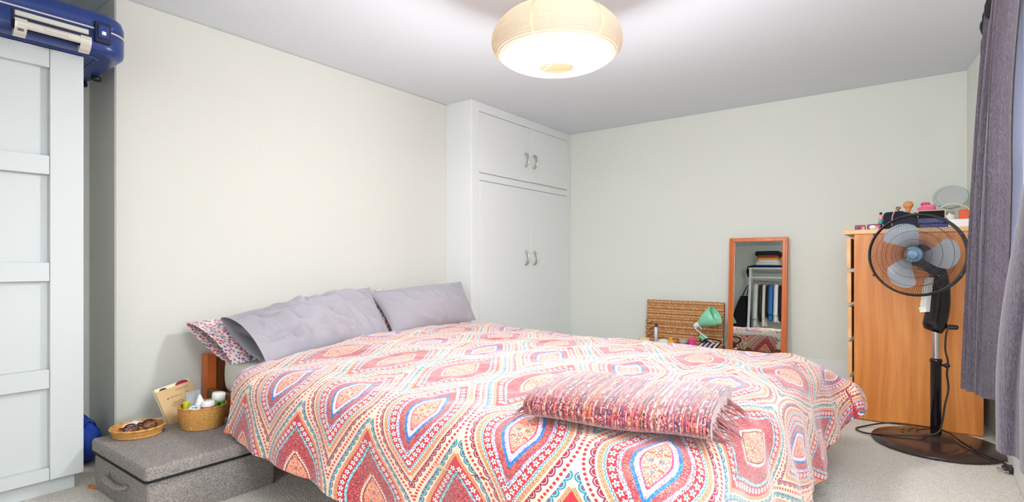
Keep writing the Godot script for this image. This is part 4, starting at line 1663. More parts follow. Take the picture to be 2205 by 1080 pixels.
	for k in 5:
		m.tube([Vector3(-0.05, 0.07, 0.0), Vector3(0.0, 0.075 + k * 0.004, 0.01 * k), Vector3(0.05, 0.055, 0.0)], 0.003, 6)
	m.ball(Vector3(0, 0.035, 0), Vector3(0.07, 0.04, 0.05), 18, fnl(0.12, 28), 0.3)
	var pw := thing("dark_wash_bag", "dark purple and white striped wash bag below the green lamp", "bag", Vector3(-1.262, Y + 0.01, -4.09))
	put("body", m, mat(rgb(70, 52, 84), 0.7), pw)
	m = mb()
	for k in 4:
		m.tube([Vector3(-0.065 + k * 0.034, 0.01, 0.046), Vector3(-0.04 + k * 0.034, 0.05, 0.046), Vector3(-0.02 + k * 0.034, 0.075, 0.015)], 0.0065, 6)
	put("white_stripe", m, mat(rgb(220, 214, 226), 0.7), pw)
	m = mb()
	m.tube(smooth_way([Vector3(-0.03, 0.07, 0.03), Vector3(0.0, 0.10, 0.04), Vector3(0.06, 0.10, 0.03), Vector3(0.10, 0.085, 0.02), Vector3(0.07, 0.05, 0.03), Vector3(0.02, 0.045, 0.045)], 5), 0.005, 7)
	put("strap", m, M.black_soft, pw)
	# mint desk lamp standing in the hamper
	var lp := thing("desk_lamp", "mint green adjustable desk lamp in front of the wicker lid", "lamp", Vector3(-1.335, Y, -4.20))
	var mint := mat(rgb(140, 214, 178), 0.3)
	m = mb()
	var ax := Vector3(0.84, 0.50, 0.10).normalized()
	var pb := Basis(ax.cross(Vector3.UP).normalized(), ax, Vector3.ZERO)
	pb.z = pb.x.cross(pb.y)
	var sx := Transform3D(pb, Vector3(-0.015, 0.205, 0.04))
	m.lathe([Vector2(0.018, 0.0), Vector2(0.026, 0.012), Vector2(0.048, 0.05), Vector2(0.064, 0.10), Vector2(0.072, 0.15), Vector2(0.070, 0.15), Vector2(0.062, 0.10), Vector2(0.046, 0.052), Vector2(0.022, 0.012)], 28, sx)
	put("shade", m, mint, lp)
	m = mb()
	m.lathe([Vector2(0.001, -0.045), Vector2(0.014, -0.042), Vector2(0.019, -0.03), Vector2(0.021, 0.002), Vector2(0.019, 0.012), Vector2(0.001, 0.012)], 18, sx)
	put("socket", m, M.white, lp)
	m = mb()
	m.ball(sx * Vector3(0, -0.01, 0) + Vector3(0.035, -0.03, 0.02), Vector3.ONE * 0.010, 10)
	m.tube([sx * Vector3(0, -0.01, 0), sx * Vector3(0, -0.01, 0) + Vector3(0.035, -0.03, 0.02)], 0.005, 8)
	put("joint_screw", m, M.chrome, lp)
	m = mb()
	m.tube([Vector3(0.0, 0.0, 0.0), Vector3(-0.012, 0.09, 0.02), Vector3(-0.025, 0.17, 0.03), sx * Vector3(0, -0.03, 0)], 0.006, 8)
	put("stem", m, M.chrome, lp)
	m = mb()
	m.lathe([Vector2(0.001, 0), Vector2(0.05, 0.0), Vector2(0.052, 0.008), Vector2(0.03, 0.03), Vector2(0.012, 0.04), Vector2(0.001, 0.042)], 24)
	m.box(Vector3(0.015, 0.105, 0.03), Vector3(0.06, 0.045, 0.03), 0.01, Basis(Vector3.FORWARD, 0.6))
	put("base_and_clamp", m, mint, lp)
	m = mb()
	m.tube(smooth_way([sx * Vector3(0, -0.042, 0), Vector3(-0.03, 0.16, 0.05), Vector3(0.02, 0.13, 0.07), Vector3(0.08, 0.09, 0.08), Vector3(0.11, 0.05, 0.06)], 6), 0.004, 6)
	put("cord", m, M.white, lp, "white cord")


func seagrass_wall(m: Mb, prof: Array, segs := 72) -> void:
	var rows := []
	var uv := []
	for i in prof.size():
		var row := PackedVector3Array()
		var ur := PackedVector2Array()
		for k in segs + 1:
			var a := TAU * (k % segs) / segs
			var r: float = prof[i].x + 0.0016 * (1.0 if (k + i) % 2 else -1.0)
			row.append(Vector3(cos(a) * r, prof[i].y, sin(a) * r))
			ur.append(Vector2(k * 4.0 / segs, i / 14.0))
		rows.append(row)
		uv.append(ur)
	m.grid(rows, false, uv)


func bedside() -> void:
	# grey felt storage box with a lid, pushed up to the bed
	var t := thing("storage_box", "grey felt storage box with lid and black piping beside the bed", "box", Vector3(-2.383, 0, -0.98))
	var hx := 0.275
	var hz := 0.24
	var m := mb()
	var rows := []
	for y in [0.002, 0.04, 0.09, 0.13, 0.158]:
		var row := PackedVector3Array()
		for p in rounded_rect(hx - 0.012 + 0.004 * sin(y * 20.0), hz - 0.012 + 0.004 * sin(y * 20.0), 0.012, 3):
			row.append(Vector3(p.x, y, p.y))
		rows.append(row)
	m.grid(rows, true, null, true, false)
	put("body", m, M.felt, t)
	m = mb()
	m.grid(case_rows(hx, hz, 0.016, [[0.0, 0.154], [0.0, 0.19], [0.005, 0.1985], [0.012, 0.2]]), true, null, true, false)
	put("lid", m, M.felt, t)
	m = mb()
	var pts := []
	for p in rounded_rect(hx + 0.001, hz + 0.001, 0.016, 4):
		pts.append(Vector3(p.x, 0.153, p.y))
	m.tube(pts, 0.0045, 6, true)
	put("piping", m, M.black_soft, t, "black piping under the lid")
	m = mb()
	var hp := smooth_way([Vector3(-0.09, 0.098, hz - 0.006), Vector3(-0.085, 0.094, hz + 0.012), Vector3(0.0, 0.088, hz + 0.016), Vector3(0.085, 0.094, hz + 0.012), Vector3(0.09, 0.098, hz - 0.006)], 5)
	m.tube(hp, 0.013, 6, false, 0.35)
	put("handle", m, M.felt, t, "fabric pull handle")
	var Y := 0.2005
	# shallow tray
	var tr := thing("woven_tray", "shallow round woven tray holding glasses on the grey box", "tray", Vector3(-2.57, Y, -0.875))
	m = mb()
	var pr := []
	for i in 6:
		pr.append(Vector2(0.084 + 0.012 * i / 5.0, 0.004 + 0.028 * i / 5.0))
	seagrass_wall(m, pr)
	var inn := []
	for i in 6:
		inn.append(Vector2(0.089 - 0.012 * i / 5.0, 0.032 - 0.026 * i / 5.0))
	seagrass_wall(m, inn)
	put("wall", m, M.seagrass, tr)
	m = mb()
	m.lathe([Vector2(0.001, 0.001), Vector2(0.085, 0.001), Vector2(0.087, 0.005), Vector2(0.078, 0.007), Vector2(0.001, 0.007)], 40)
	put("base", m, M.seagrass, tr)
	m = mb()
	pts = []
	for k in 48:
		pts.append(Vector3(cos(TAU * k / 48.0) * 0.0945, 0.033, sin(TAU * k / 48.0) * 0.0945))
	m.tube(pts, 0.0045, 7, true)
	put("rim", m, M.seagrass, tr)
	# in the tray: white pad, spectacles, purple card
	m = mb()
	m.box(Vector3(0, 0.012, 0), Vector3(0.05, 0.022, 0.062), 0.008, Basis(Vector3.UP, 0.3) * Basis(Vector3.RIGHT, 0.15))
	var wp := put("white_tub", m, M.white)
	wp.position = Vector3(-2.612, Y + 0.016, -0.868)
	tag(wp, "small white rounded box behind the glasses in the woven tray", "box")
	m = mb()
	m.box(Vector3.ZERO, Vector3(0.06, 0.004, 0.09), 0.001, Basis(Vector3.UP, 0.25))
	var pc := put("purple_card", m, mat(rgb(80, 44, 140), 0.5))
	pc.position = Vector3(-2.535, Y + 0.0095, -0.905)
	tag(pc, "purple card lying in the woven tray under the spectacles", "card")
	m = mb()
	m.box(Vector3.ZERO, Vector3(0.05, 0.004, 0.06), 0.001, Basis(Vector3.UP, -0.4))
	var rc := put("red_card", m, mat(rgb(196, 60, 50), 0.5))
	rc.position = Vector3(-2.532, Y + 0.0135, -0.868)
	tag(rc, "red and orange card between the spectacles and the purple card", "card")
	var gl := thing("spectacles", "tortoiseshell spectacles with round lenses lying in the woven tray", "glasses", Vector3(-2.545, Y + 0.017, -0.872), 0.25)
	var tort := mat(rgb(64, 30, 20), 0.2)
	m = mb()
	var lens := mat(Color(0.45, 0.25, 0.16, 0.35), 0.05)
	lens.transparency = BaseMaterial3D.TRANSPARENCY_ALPHA
	for s in [-1, 1]:
		pts = []
		for k in 28:
			var a := TAU * k / 28.0
			pts.append(Vector3(0.012 * cos(a) + 0.006, 0.019 + 0.019 * sin(a), s * 0.037 + 0.03 * cos(a + 0.0)))
		for k in 28:
			var a := TAU * k / 28.0
			pts[k] = Vector3(0.006 - 0.012 * sin(a), 0.018 + 0.018 * sin(a), s * 0.037 + 0.029 * cos(a))
		m.tube(pts, 0.0032, 7, true)
		var lm := mb()
		var ring := PackedVector3Array(pts)
		lm.grid([ring, PackedVector3Array(pts.map(func(p: Vector3) -> Vector3: return p + Vector3(0.001, 0.001, 0)))], true, null, true)
		put("lens", lm, lens, gl)
	m.tube([Vector3(0.0, 0.03, -0.009), Vector3(-0.002, 0.034, 0.0), Vector3(0.0, 0.03, 0.009)], 0.003, 7)
	put("frame", m, tort, gl)
	for s in [-1, 1]:
		m = mb()
		m.tube([Vector3(0.0, 0.028, s * 0.067), Vector3(-0.02, 0.024, s * 0.066), Vector3(-0.028, 0.020, s * 0.02), Vector3(-0.026, 0.012, s * -0.03)], 0.0028, 6)
		put("temple", m, tort, gl)
	# round basket with bottles
	var bk := thing("woven_basket", "small oval woven basket full of bottles on the grey box", "basket", Vector3(-2.475, Y, -1.085))
	m = mb()
	pr = []
	for i in 15:
		var f := i / 14.0
		pr.append(Vector2(0.079 + 0.013 * f + 0.003 * sin(PI * f), 0.002 + 0.088 * f))
	seagrass_wall(m, pr)
	inn = []
	for i in 15:
		var f := i / 14.0
		inn.append(Vector2(0.086 - 0.013 * f, 0.09 - 0.084 * f))
	seagrass_wall(m, inn)
	put("wall", m, M.seagrass, bk)
	m = mb()
	m.lathe([Vector2(0.001, 0.001), Vector2(0.078, 0.001), Vector2(0.079, 0.006), Vector2(0.001, 0.006)], 36)
	put("base", m, M.seagrass, bk)
	m = mb()
	pts = []
	for k in 48:
		pts.append(Vector3(cos(TAU * k / 48.0) * 0.0895, 0.091, sin(TAU * k / 48.0) * 0.0895))
	m.tube(pts, 0.0042, 7, true)
	put("rim", m, M.seagrass, bk)
	var q := bk.position + Vector3(0, 0.0075, 0)
	var gb := thing("green_bottle", "green bottle with a wide white cap leaning in the woven basket", "bottle", q + Vector3(0.005, 0.0, -0.052))
	gb.rotation = Vector3(-0.08, 0, -0.06)
	m = mb()
	m.lathe([Vector2(0.001, 0), Vector2(0.024, 0.0), Vector2(0.025, 0.004), Vector2(0.025, 0.09), Vector2(0.022, 0.097), Vector2(0.001, 0.097)], 22)
	put("body", m, mat(rgb(96, 186, 40), 0.3), gb)
	boxed("label_stripe", Vector3(0.0235, 0.06, 0.006), Vector3(0.004, 0.06, 0.012), mat(rgb(20, 84, 40), 0.4), gb, 0.001)
	m = mb()
	m.lathe([Vector2(0.0245, 0.094), Vector2(0.0265, 0.096), Vector2(0.0265, 0.122), Vector2(0.024, 0.127), Vector2(0.001, 0.128)], 22)
	put("cap", m, M.white, gb)
	var tb := thing("tablet_tub", "white tub with red band standing low in the front of the basket", "tub", q + Vector3(0.038, 0.0, -0.005))
	m = mb()
	m.lathe([Vector2(0.001, 0), Vector2(0.024, 0.0), Vector2(0.025, 0.004), Vector2(0.025, 0.075), Vector2(0.001, 0.078)], 22)
	put("body", m, M.white, tb)
	m = mb()
	m.lathe([Vector2(0.0258, 0.07), Vector2(0.027, 0.074), Vector2(0.027, 0.083), Vector2(0.0258, 0.086)], 22)
	put("band", m, mat(rgb(206, 40, 48), 0.4), tb, "red band")
	m = mb()
	m.lathe([Vector2(0.0265, 0.084), Vector2(0.0265, 0.098), Vector2(0.022, 0.104), Vector2(0.001, 0.105)], 22)
	put("lid", m, M.white, tb)
	var db := thing("dropper_bottle", "white bottle with a pointed nozzle in front of the silver packet", "bottle", q + Vector3(0.004, 0.0, 0.014))
	m = mb()
	m.lathe([Vector2(0.001, 0), Vector2(0.019, 0.0), Vector2(0.02, 0.004), Vector2(0.02, 0.09), Vector2(0.015, 0.098), Vector2(0.001, 0.098)], 20)
	put("body", m, mat(rgb(226, 228, 234), 0.4), db)
	m = mb()
	m.lathe([Vector2(0.0145, 0.097), Vector2(0.0145, 0.104), Vector2(0.011, 0.112), Vector2(0.005, 0.128), Vector2(0.001, 0.131)], 18)
	put("nozzle", m, M.white, db)
	m = mb()
	m.box(Vector3(0, 0.07, 0), Vector3(0.006, 0.14, 0.06), 0.001, Basis.IDENTITY)
	var bp := put("blister_packet", m, mat(rgb(196, 200, 204), 0.25, 0.5))
	bp.position = q + Vector3(-0.030, 0.0, 0.008)
	bp.rotation = Vector3(0.10, 0, 0.12)
	tag(bp, "flat silver blister packet standing behind the white nozzle bottle", "packet")
	m = mb()
	m.box(Vector3(0, 0.045, 0), Vector3(0.02, 0.05, 0.04), 0.006, Basis(Vector3.UP, 0.4))
	var yt := put("yellow_tube", m, mat(rgb(196, 196, 40), 0.4))
	yt.position = q + Vector3(-0.045, 0.032, 0.042)
	tag(yt, "yellow-green sachet at the back of the basket against the book", "sachet")
	m = mb()
	m.ball(Vector3.ZERO, Vector3(0.03, 0.022, 0.026), 16, fnl(0.15, 48), 0.3)
	var tp := thing("tissue_pack", "white and blue tissue pack at the near rim of the basket", "tissues", q + Vector3(0.032, 0.07, 0.052))
	put("body", m, M.white, tp)
	boxed("print", Vector3(0.012, 0.018, 0.0), Vector3(0.016, 0.006, 0.02), mat(rgb(60, 130, 190), 0.5), tp, 0.002)
	boxed("carton", Vector3(0, -0.045, 0), Vector3(0.034, 0.05, 0.034), M.white, tp, 0.004)
	# a card-covered book leaning on the wall behind the basket
	var bo := thing("cream_book", "cream card-covered book leaning on the wall behind the woven basket", "book", Vector3(-2.645, Y, -1.09))
	bo.rotation = Vector3(0.10, 0.32, 0.44)
	m = mb()
	m.box(Vector3(-0.004, 0.088, 0), Vector3(0.018, 0.166, 0.172), 0.003)
	put("pages", m, mat(rgb(236, 222, 190), 0.8), bo)
	boxed("cover", Vector3(0.007, 0.078, 0.0), Vector3(0.004, 0.156, 0.176), mat(rgb(214, 178, 130), 0.8), bo, 0.001)
	var ink := mat(rgb(130, 92, 60), 0.8)
	rng.seed = 5
	for l in [[0.138, 0.032, -0.03], [0.113, 0.036, 0.02], [0.117, 0.004, -0.05], [0.11, 0.004, 0.052], [0.088, 0.026, 0.012], [0.080, 0.03, 0.016], [0.072, 0.02, 0.02], [0.094, 0.016, -0.05]]:
		var wl := mb()
		var z: float = l[2] - l[1]
		while z < l[2] + l[1]:
			var len := rng.randf_range(0.004, 0.010)
			wl.box(Vector3(0.0092, l[0] + rng.randf_range(-0.0006, 0.0006), z), Vector3(0.0006, rng.randf_range(0.002, 0.0034), len * 0.8), 0.0001)
			z += len
		put("line_of_writing", wl, ink, bo)
	for s in [[-0.045, 0.034, rgb(150, 26, 36), "dark red half disc on the back cover"], [0.05, 0.018, rgb(60, 24, 30), "dark half disc on the back cover"]]:
		m = mb()
		var poly := PackedVector2Array()
		for k in 17:
			poly.append(Vector2(cos(PI * k / 16.0) * s[1], sin(PI * k / 16.0) * s[1] * 0.45))
		m.slab(poly, Vector3(0.0055, 0.157, s[0]), Vector3(0, 0, 1), Vector3.UP, Vector3(-0.002, 0, 0))
		put("printed_half_disc", m, mat(s[2], 0.6), bo, s[3])


func chest_top() -> void:
	var Y := 1.093
	var Z := -3.86
	var m := mb()
	# patterned cases by the corner
	var pat := mat(Color.WHITE, 0.6)
	pat.albedo_texture = speckle(32, [rgb(206, 120, 140), rgb(150, 80, 130), rgb(236, 200, 190), rgb(196, 70, 90), rgb(110, 60, 90)], 61)
	tri_planar(pat, Vector3.ONE * 3.0)
	var group := ""
	for k in 2:
		m = mb()
		m.box(Vector3(0, 0.017, 0), Vector3([0.055, 0.07][k], [0.030, 0.036][k], 0.06), 0.005)
		var o := thing("patterned_case", ["small pink patterned case at the left corner of the chest top", "pink patterned case with white oval, next to the navy bag"][k], "case", Vector3([-0.298, -0.225][k], Y, -3.90), [0.1, -0.1][k])
		put("body", m, pat, o)
		m = mb()
		m.box(Vector3(0, 0.0355 if k else 0.0325, 0), Vector3([0.052, 0.066][k], 0.003, 0.056), 0.001)
		put("lid", m, mat(rgb(120, 70, 90), 0.6), o)
		if k:
			m = mb()
			m.lathe([Vector2(0.001, 0), Vector2(0.013, 0.0), Vector2(0.013, 0.002), Vector2(0.001, 0.0025)], 18, Transform3D(Basis(Vector3.RIGHT, PI / 2), Vector3(-0.005, 0.018, 0.030)), 1.4, 1.0)
			put("oval_label", m, M.white, o)
	# small perfume bottle shaped like a figure
	var f := thing("perfume_bottle", "little pink and turquoise bottle with dark stopper beside the navy bag", "bottle", Vector3(-0.196, Y, -3.92))
	m = mb()
	m.lathe([Vector2(0.001, 0), Vector2(0.011, 0.0), Vector2(0.012, 0.02), Vector2(0.008, 0.034), Vector2(0.001, 0.036)], 14)
	put("foot", m, mat(rgb(196, 190, 214), 0.3), f)
	m = mb()
	m.lathe([Vector2(0.007, 0.034), Vector2(0.014, 0.042), Vector2(0.013, 0.055), Vector2(0.008, 0.06)], 14)
	put("waist", m, mat(rgb(70, 180, 170), 0.3), f)
	m = mb()
	m.lathe([Vector2(0.008, 0.059), Vector2(0.015, 0.07), Vector2(0.013, 0.085), Vector2(0.006, 0.095), Vector2(0.001, 0.096)], 14)
	put("body", m, mat(rgb(236, 180, 180), 0.3), f)
	m = mb()
	m.ball(Vector3(0, 0.101, 0), Vector3(0.008, 0.009, 0.008), 10)
	put("stopper", m, M.black, f)
	# navy wash bag with a tan strap
	var b := thing("navy_wash_bag", "navy wash bag with a pale tan strap on the chest behind the fan", "bag", Vector3(-0.098, Y, -3.88))
	m = mb()
	var rows := []
	for i in 13:
		var x := lerpf(-0.082, 0.078, i / 12.0)
		var h := lerpf(0.102, 0.078, i / 12.0) + 0.012 * sin(PI * i / 12.0) - (0.012 if i in [0, 12] else 0.0)
		var row := PackedVector3Array()
		for k in 20:
			var a := TAU * k / 20.0
			row.append(Vector3(x, h / 2 + h / 2 * signf(sin(a)) * pow(absf(sin(a)), 0.5), 0.05 * signf(cos(a)) * pow(absf(cos(a)), 0.6)))
		rows.append(row)
	m.grid(rows, true, null, true)
	put("body", m, M.navy_cloth, b)
	m = mb()
	m.tube(smooth_way([Vector3(-0.04, 0.02, 0.053), Vector3(-0.038, 0.075, 0.05), Vector3(-0.024, 0.108, 0.034), Vector3(-0.008, 0.122, 0.0), Vector3(-0.02, 0.10, -0.05)], 5), 0.010, 6, false, 0.3)
	put("strap", m, mat(rgb(226, 190, 160), 0.6), b, "pale tan strap")
	m = mb()
	m.ball(Vector3(-0.012, 0.126, 0.005), Vector3(0.013, 0.008, 0.01), 10)
	put("strap_knot", m, mat(rgb(140, 84, 60), 0.6), b)
	m = mb()
	m.tube([Vector3(-0.08, 0.096, 0.0), Vector3(0.0, 0.106, 0.0), Vector3(0.078, 0.078, 0.0)], 0.003, 6)
	put("zip", m, M.black_soft, b)
	# pot of brushes behind it
	var cup := thing("brush_pot", "gold brush pot behind the navy wash bag", "pot", Vector3(-0.04, Y, -4.02))
	m = mb()
	m.lathe([Vector2(0.001, 0), Vector2(0.03, 0.0), Vector2(0.034, 0.004), Vector2(0.036, 0.10), Vector2(0.033, 0.10), Vector2(0.031, 0.006), Vector2(0.001, 0.006)], 22)
	put("cup", m, mat(rgb(220, 180, 110), 0.3, 0.5), cup)
	var br := thing("powder_brush", "fat round tan powder brush standing in the pot", "brush", Vector3(-0.058, Y + 0.01, -4.02))
	m = mb()
	m.tube([Vector3(0, 0, 0), Vector3(-0.006, 0.10, 0)], 0.006, 8)
	put("handle", m, mat(rgb(200, 150, 70), 0.4), br)
	m = mb()
	m.ball(Vector3(-0.008, 0.142, 0), Vector3(0.026, 0.024, 0.026), 18)
	m.lathe([Vector2(0.009, 0.10), Vector2(0.018, 0.128)], 14, Transform3D(Basis.IDENTITY, Vector3(-0.007, 0, 0)))
	put("bristles", m, mat(rgb(232, 158, 98), 0.9), br)
	var b2 := thing("makeup_brush", "thin dark-tipped make-up brush tilted in the brush pot", "brush", Vector3(-0.03, Y + 0.01, -4.01))
	m = mb()
	m.tube([Vector3(0, 0, 0), Vector3(0.02, 0.10, 0.0)], 0.005, 8)
	put("handle", m, mat(rgb(214, 170, 90), 0.3), b2)
	m = mb()
	m.tube([Vector3(0.02, 0.10, 0), Vector3(0.034, 0.125, 0.0), Vector3(0.044, 0.138, 0.0)], [0.006, 0.007, 0.001], 8)
	put("bristles", m, mat(rgb(60, 40, 34), 0.8), b2)
	# cream drawer box, with pink hair ties on top
	var sb := thing("cream_box", "small cream box with open dark front, under the pink hair ties", "box", Vector3(0.043, Y + 0.058, -3.99))
	m = mb()
	m.box(Vector3(0, 0.05, 0), Vector3(0.13, 0.006, 0.1), 0.002)
	m.box(Vector3(0, 0.002, 0), Vector3(0.13, 0.006, 0.1), 0.002)
	m.box(Vector3(-0.062, 0.026, 0), Vector3(0.006, 0.046, 0.1), 0.002)
	m.box(Vector3(0.062, 0.026, 0), Vector3(0.006, 0.046, 0.1), 0.002)
	put("shelf", m, mat(rgb(226, 206, 174), 0.6), sb)
	boxed("dark_insert", Vector3(0, 0.026, 0.02), Vector3(0.116, 0.04, 0.06), M.black_soft, sb, 0.002)
	var pk := thing("hair_ties", "heap of pink hair ties on the cream box", "hair ties", Vector3(0.022, Y + 0.112, -3.99))
	for k in 3:
		m = mb()
		var pts := []
		var c: Vector3 = [Vector3(0, 0.008, 0), Vector3(0.008, 0.022, 0), Vector3(-0.006, 0.036, 0.0)][k]
		for j in 26:
			var a := TAU * j / 26.0
			var r: float = [0.034, 0.026, 0.012][k]
			pts.append(c + Vector3(cos(a) * r, 0.002 * sin(9.0 * a), sin(a) * r * 0.8))
		m.tube(pts, [0.011, 0.010, 0.011][k], 8, true)
		put("hair_tie", m, mat([rgb(240, 110, 150), rgb(244, 140, 170), rgb(236, 66, 96)][k], 0.8), pk)
	# navy books
	var names := ["lower navy book in the small pile under the cream box", "upper navy book with white pages in the small pile"]
	for k in 2:
		var bo := thing("navy_book", names[k], "book", Vector3([0.058, 0.045][k], Y + k * 0.029, -3.90), [PI + 0.04, PI - 0.06][k], "navy books on the chest")
		boxed("cover", Vector3(0, 0.014, 0), Vector3(0.135, 0.027, 0.10), mat(rgb(40, 46, 130), 0.4), bo, 0.002)
		boxed("pages", Vector3(0.002, 0.014, 0.003), Vector3(0.134, 0.019, 0.097), M.white, bo, 0.001)
	# white boxes, orange box, cards
	var w := boxed("white_box", Vector3(0.168, Y + 0.0235, -3.86), Vector3(0.105, 0.045, 0.08), M.white, self, 0.003)
	tag(w, "low white box at the curtain end of the chest, under the orange box", "box")
	var orb := thing("orange_box", "small bright orange box standing on the low white box", "box", Vector3(0.183, Y + 0.047, -3.87))
	boxed("body", Vector3(0, 0.024, 0), Vector3(0.042, 0.048, 0.03), mat(rgb(232, 88, 28), 0.5), orb, 0.003)
	boxed("rounded_top", Vector3(0, 0.0485, 0), Vector3(0.036, 0.006, 0.026), mat(rgb(226, 80, 24), 0.5), orb, 0.002)
	var cd := thing("white_jar", "squat white jar with a silver lid between the books and the orange box", "jar", Vector3(0.128, Y, -3.95))
	m = mb()
	m.lathe([Vector2(0.001, 0), Vector2(0.02, 0.0), Vector2(0.022, 0.004), Vector2(0.022, 0.075), Vector2(0.018, 0.08), Vector2(0.001, 0.08)], 20)
	put("body", m, M.white, cd)
	m = mb()
	m.lathe([Vector2(0.0185, 0.079), Vector2(0.0185, 0.096), Vector2(0.001, 0.098)], 20)
	put("lid", m, M.silver, cd)
	# round mirror on a stand
	var mr := thing("round_table_mirror", "round tabletop mirror with a grey rim on a white stand", "mirror", Vector3(0.135, Y, -4.12))
	var tilt := Transform3D(Basis(Vector3.UP, -0.05) * Basis(Vector3.RIGHT, PI / 2 - 0.34), Vector3(0.0, 0.195, 0.0))
	m = mb()
	m.lathe([Vector2(0.066, -0.006), Vector2(0.078, -0.008), Vector2(0.083, 0.0), Vector2(0.078, 0.008), Vector2(0.066, 0.006), Vector2(0.066, -0.006)], 44, tilt, 1.02, 0.9)
	put("rim", m, mat(rgb(176, 190, 186), 0.35), mr, "grey rim")
	m = mb()
	m.lathe([Vector2(0.001, -0.002), Vector2(0.068, -0.002), Vector2(0.068, -0.002), Vector2(0.068, 0.003), Vector2(0.068, 0.003), Vector2(0.001, 0.003)], 44, tilt, 1.02, 0.9)
	put("glass", m, M.glass_mirror, mr)
	m = mb()
	m.lathe([Vector2(0.001, 0), Vector2(0.05, 0.0), Vector2(0.052, 0.006), Vector2(0.02, 0.014), Vector2(0.008, 0.03), Vector2(0.007, 0.13), Vector2(0.001, 0.13)], 24)
	put("stand", m, M.white, mr)
	# pale headband arching in front of the mirror
	m = mb()
	m.tube(smooth_way([Vector3(-0.075, 0.0, 0.0), Vector3(-0.06, 0.03, 0.0), Vector3(-0.02, 0.055, 0.0), Vector3(0.03, 0.055, 0.0), Vector3(0.075, 0.03, 0.0), Vector3(0.085, 0.0, 0.0)], 6), 0.008, 8, false, 0.6)
	var hb := put("headband", m, mat(rgb(222, 212, 190), 0.6))
	hb.position = Vector3(0.135, Y + 0.086, -4.02)
	tag(hb, "pale beige headband arching in front of the round mirror", "headband")
	var bx := boxed("cream_carton", Vector3(0.135, Y + 0.04, -4.02), Vector3(0.19, 0.08, 0.05), mat(rgb(226, 220, 206), 0.7), self, 0.004)
	tag(bx, "long cream carton behind the white jar, the headband standing on it", "box")


# a garment on its hanger: shoulders, a body that hangs in soft folds, and sleeves
func garment(z: float, x: float, top: float, len: float, wide: float, thick: float, c: Color, label: String, sd: int, cat := "clothes", pattern: Texture2D = null) -> void:
	var t := thing("hanging_garment", label, cat, Vector3(x, top, z), 0.0, "clothes on the rail")
	var cm := mat(c, 0.9)
	if pattern:
		cm.albedo_color = Color.WHITE
		cm.albedo_texture = pattern
	var n := fnl(3.0, sd)
	var m := mb()
	var rows := []
	for i in 19:
		var f := i / 18.0
		var y := -0.045 - len * f
		var half := wide * (0.16 + 0.84 * minf(1.0, f * 6.0)) * 0.5 * (0.86 + 0.14 * f)
		var row := PackedVector3Array()
		for k in 28:
			var a := TAU * k / 28.0
			var fold := 1.0 + 0.5 * n.get_noise_2d(cos(a) * 0.7 + sd, f * 0.4) * minf(1.0, f * 3.0)
			row.append(Vector3(sin(a) * thick * 0.5 * fold * (0.5 + 0.5 * minf(1, f * 4.0)) + 0.012 * n.get_noise_2d(f * 1.2, sd), y + 0.014 * cos(a * 3.0) * (1.0 if i == 18 else 0.0), cos(a) * half))
		rows.append(row)
	m.grid(rows, true, null, true)
	put("body", m, cm, t)
	for s in [-1, 1]:
		m = mb()
		m.tube(smooth_way([Vector3(0, -0.08, s * wide * 0.40), Vector3(0.004, -0.16, s * wide * 0.49), Vector3(0.008, -0.10 - len * 0.45, s * wide * 0.53), Vector3(0.006, -0.10 - len * 0.75, s * wide * 0.50)], 4), thick * 0.42, 9, false, 1.3)
		put("sleeve", m, cm, t)
	m = mb()
	m.tube([Vector3(0, -0.075, -wide * 0.40), Vector3(0, -0.035, 0), Vector3(0, -0.075, wide * 0.40)], 0.007, 7)
	var hang := put("hanger", m, M.pine, t, "orange wooden hanger")
	m = mb()
	m.tube([Vector3(0, -0.035, 0), Vector3(0, -0.005, 0), Vector3(0.0, 0.012, 0.009), Vector3(0.0, 0.018, 0.0), Vector3(0.0, 0.012, -0.009)], 0.0025, 6)
	put("hook", m, M.chrome, hang)


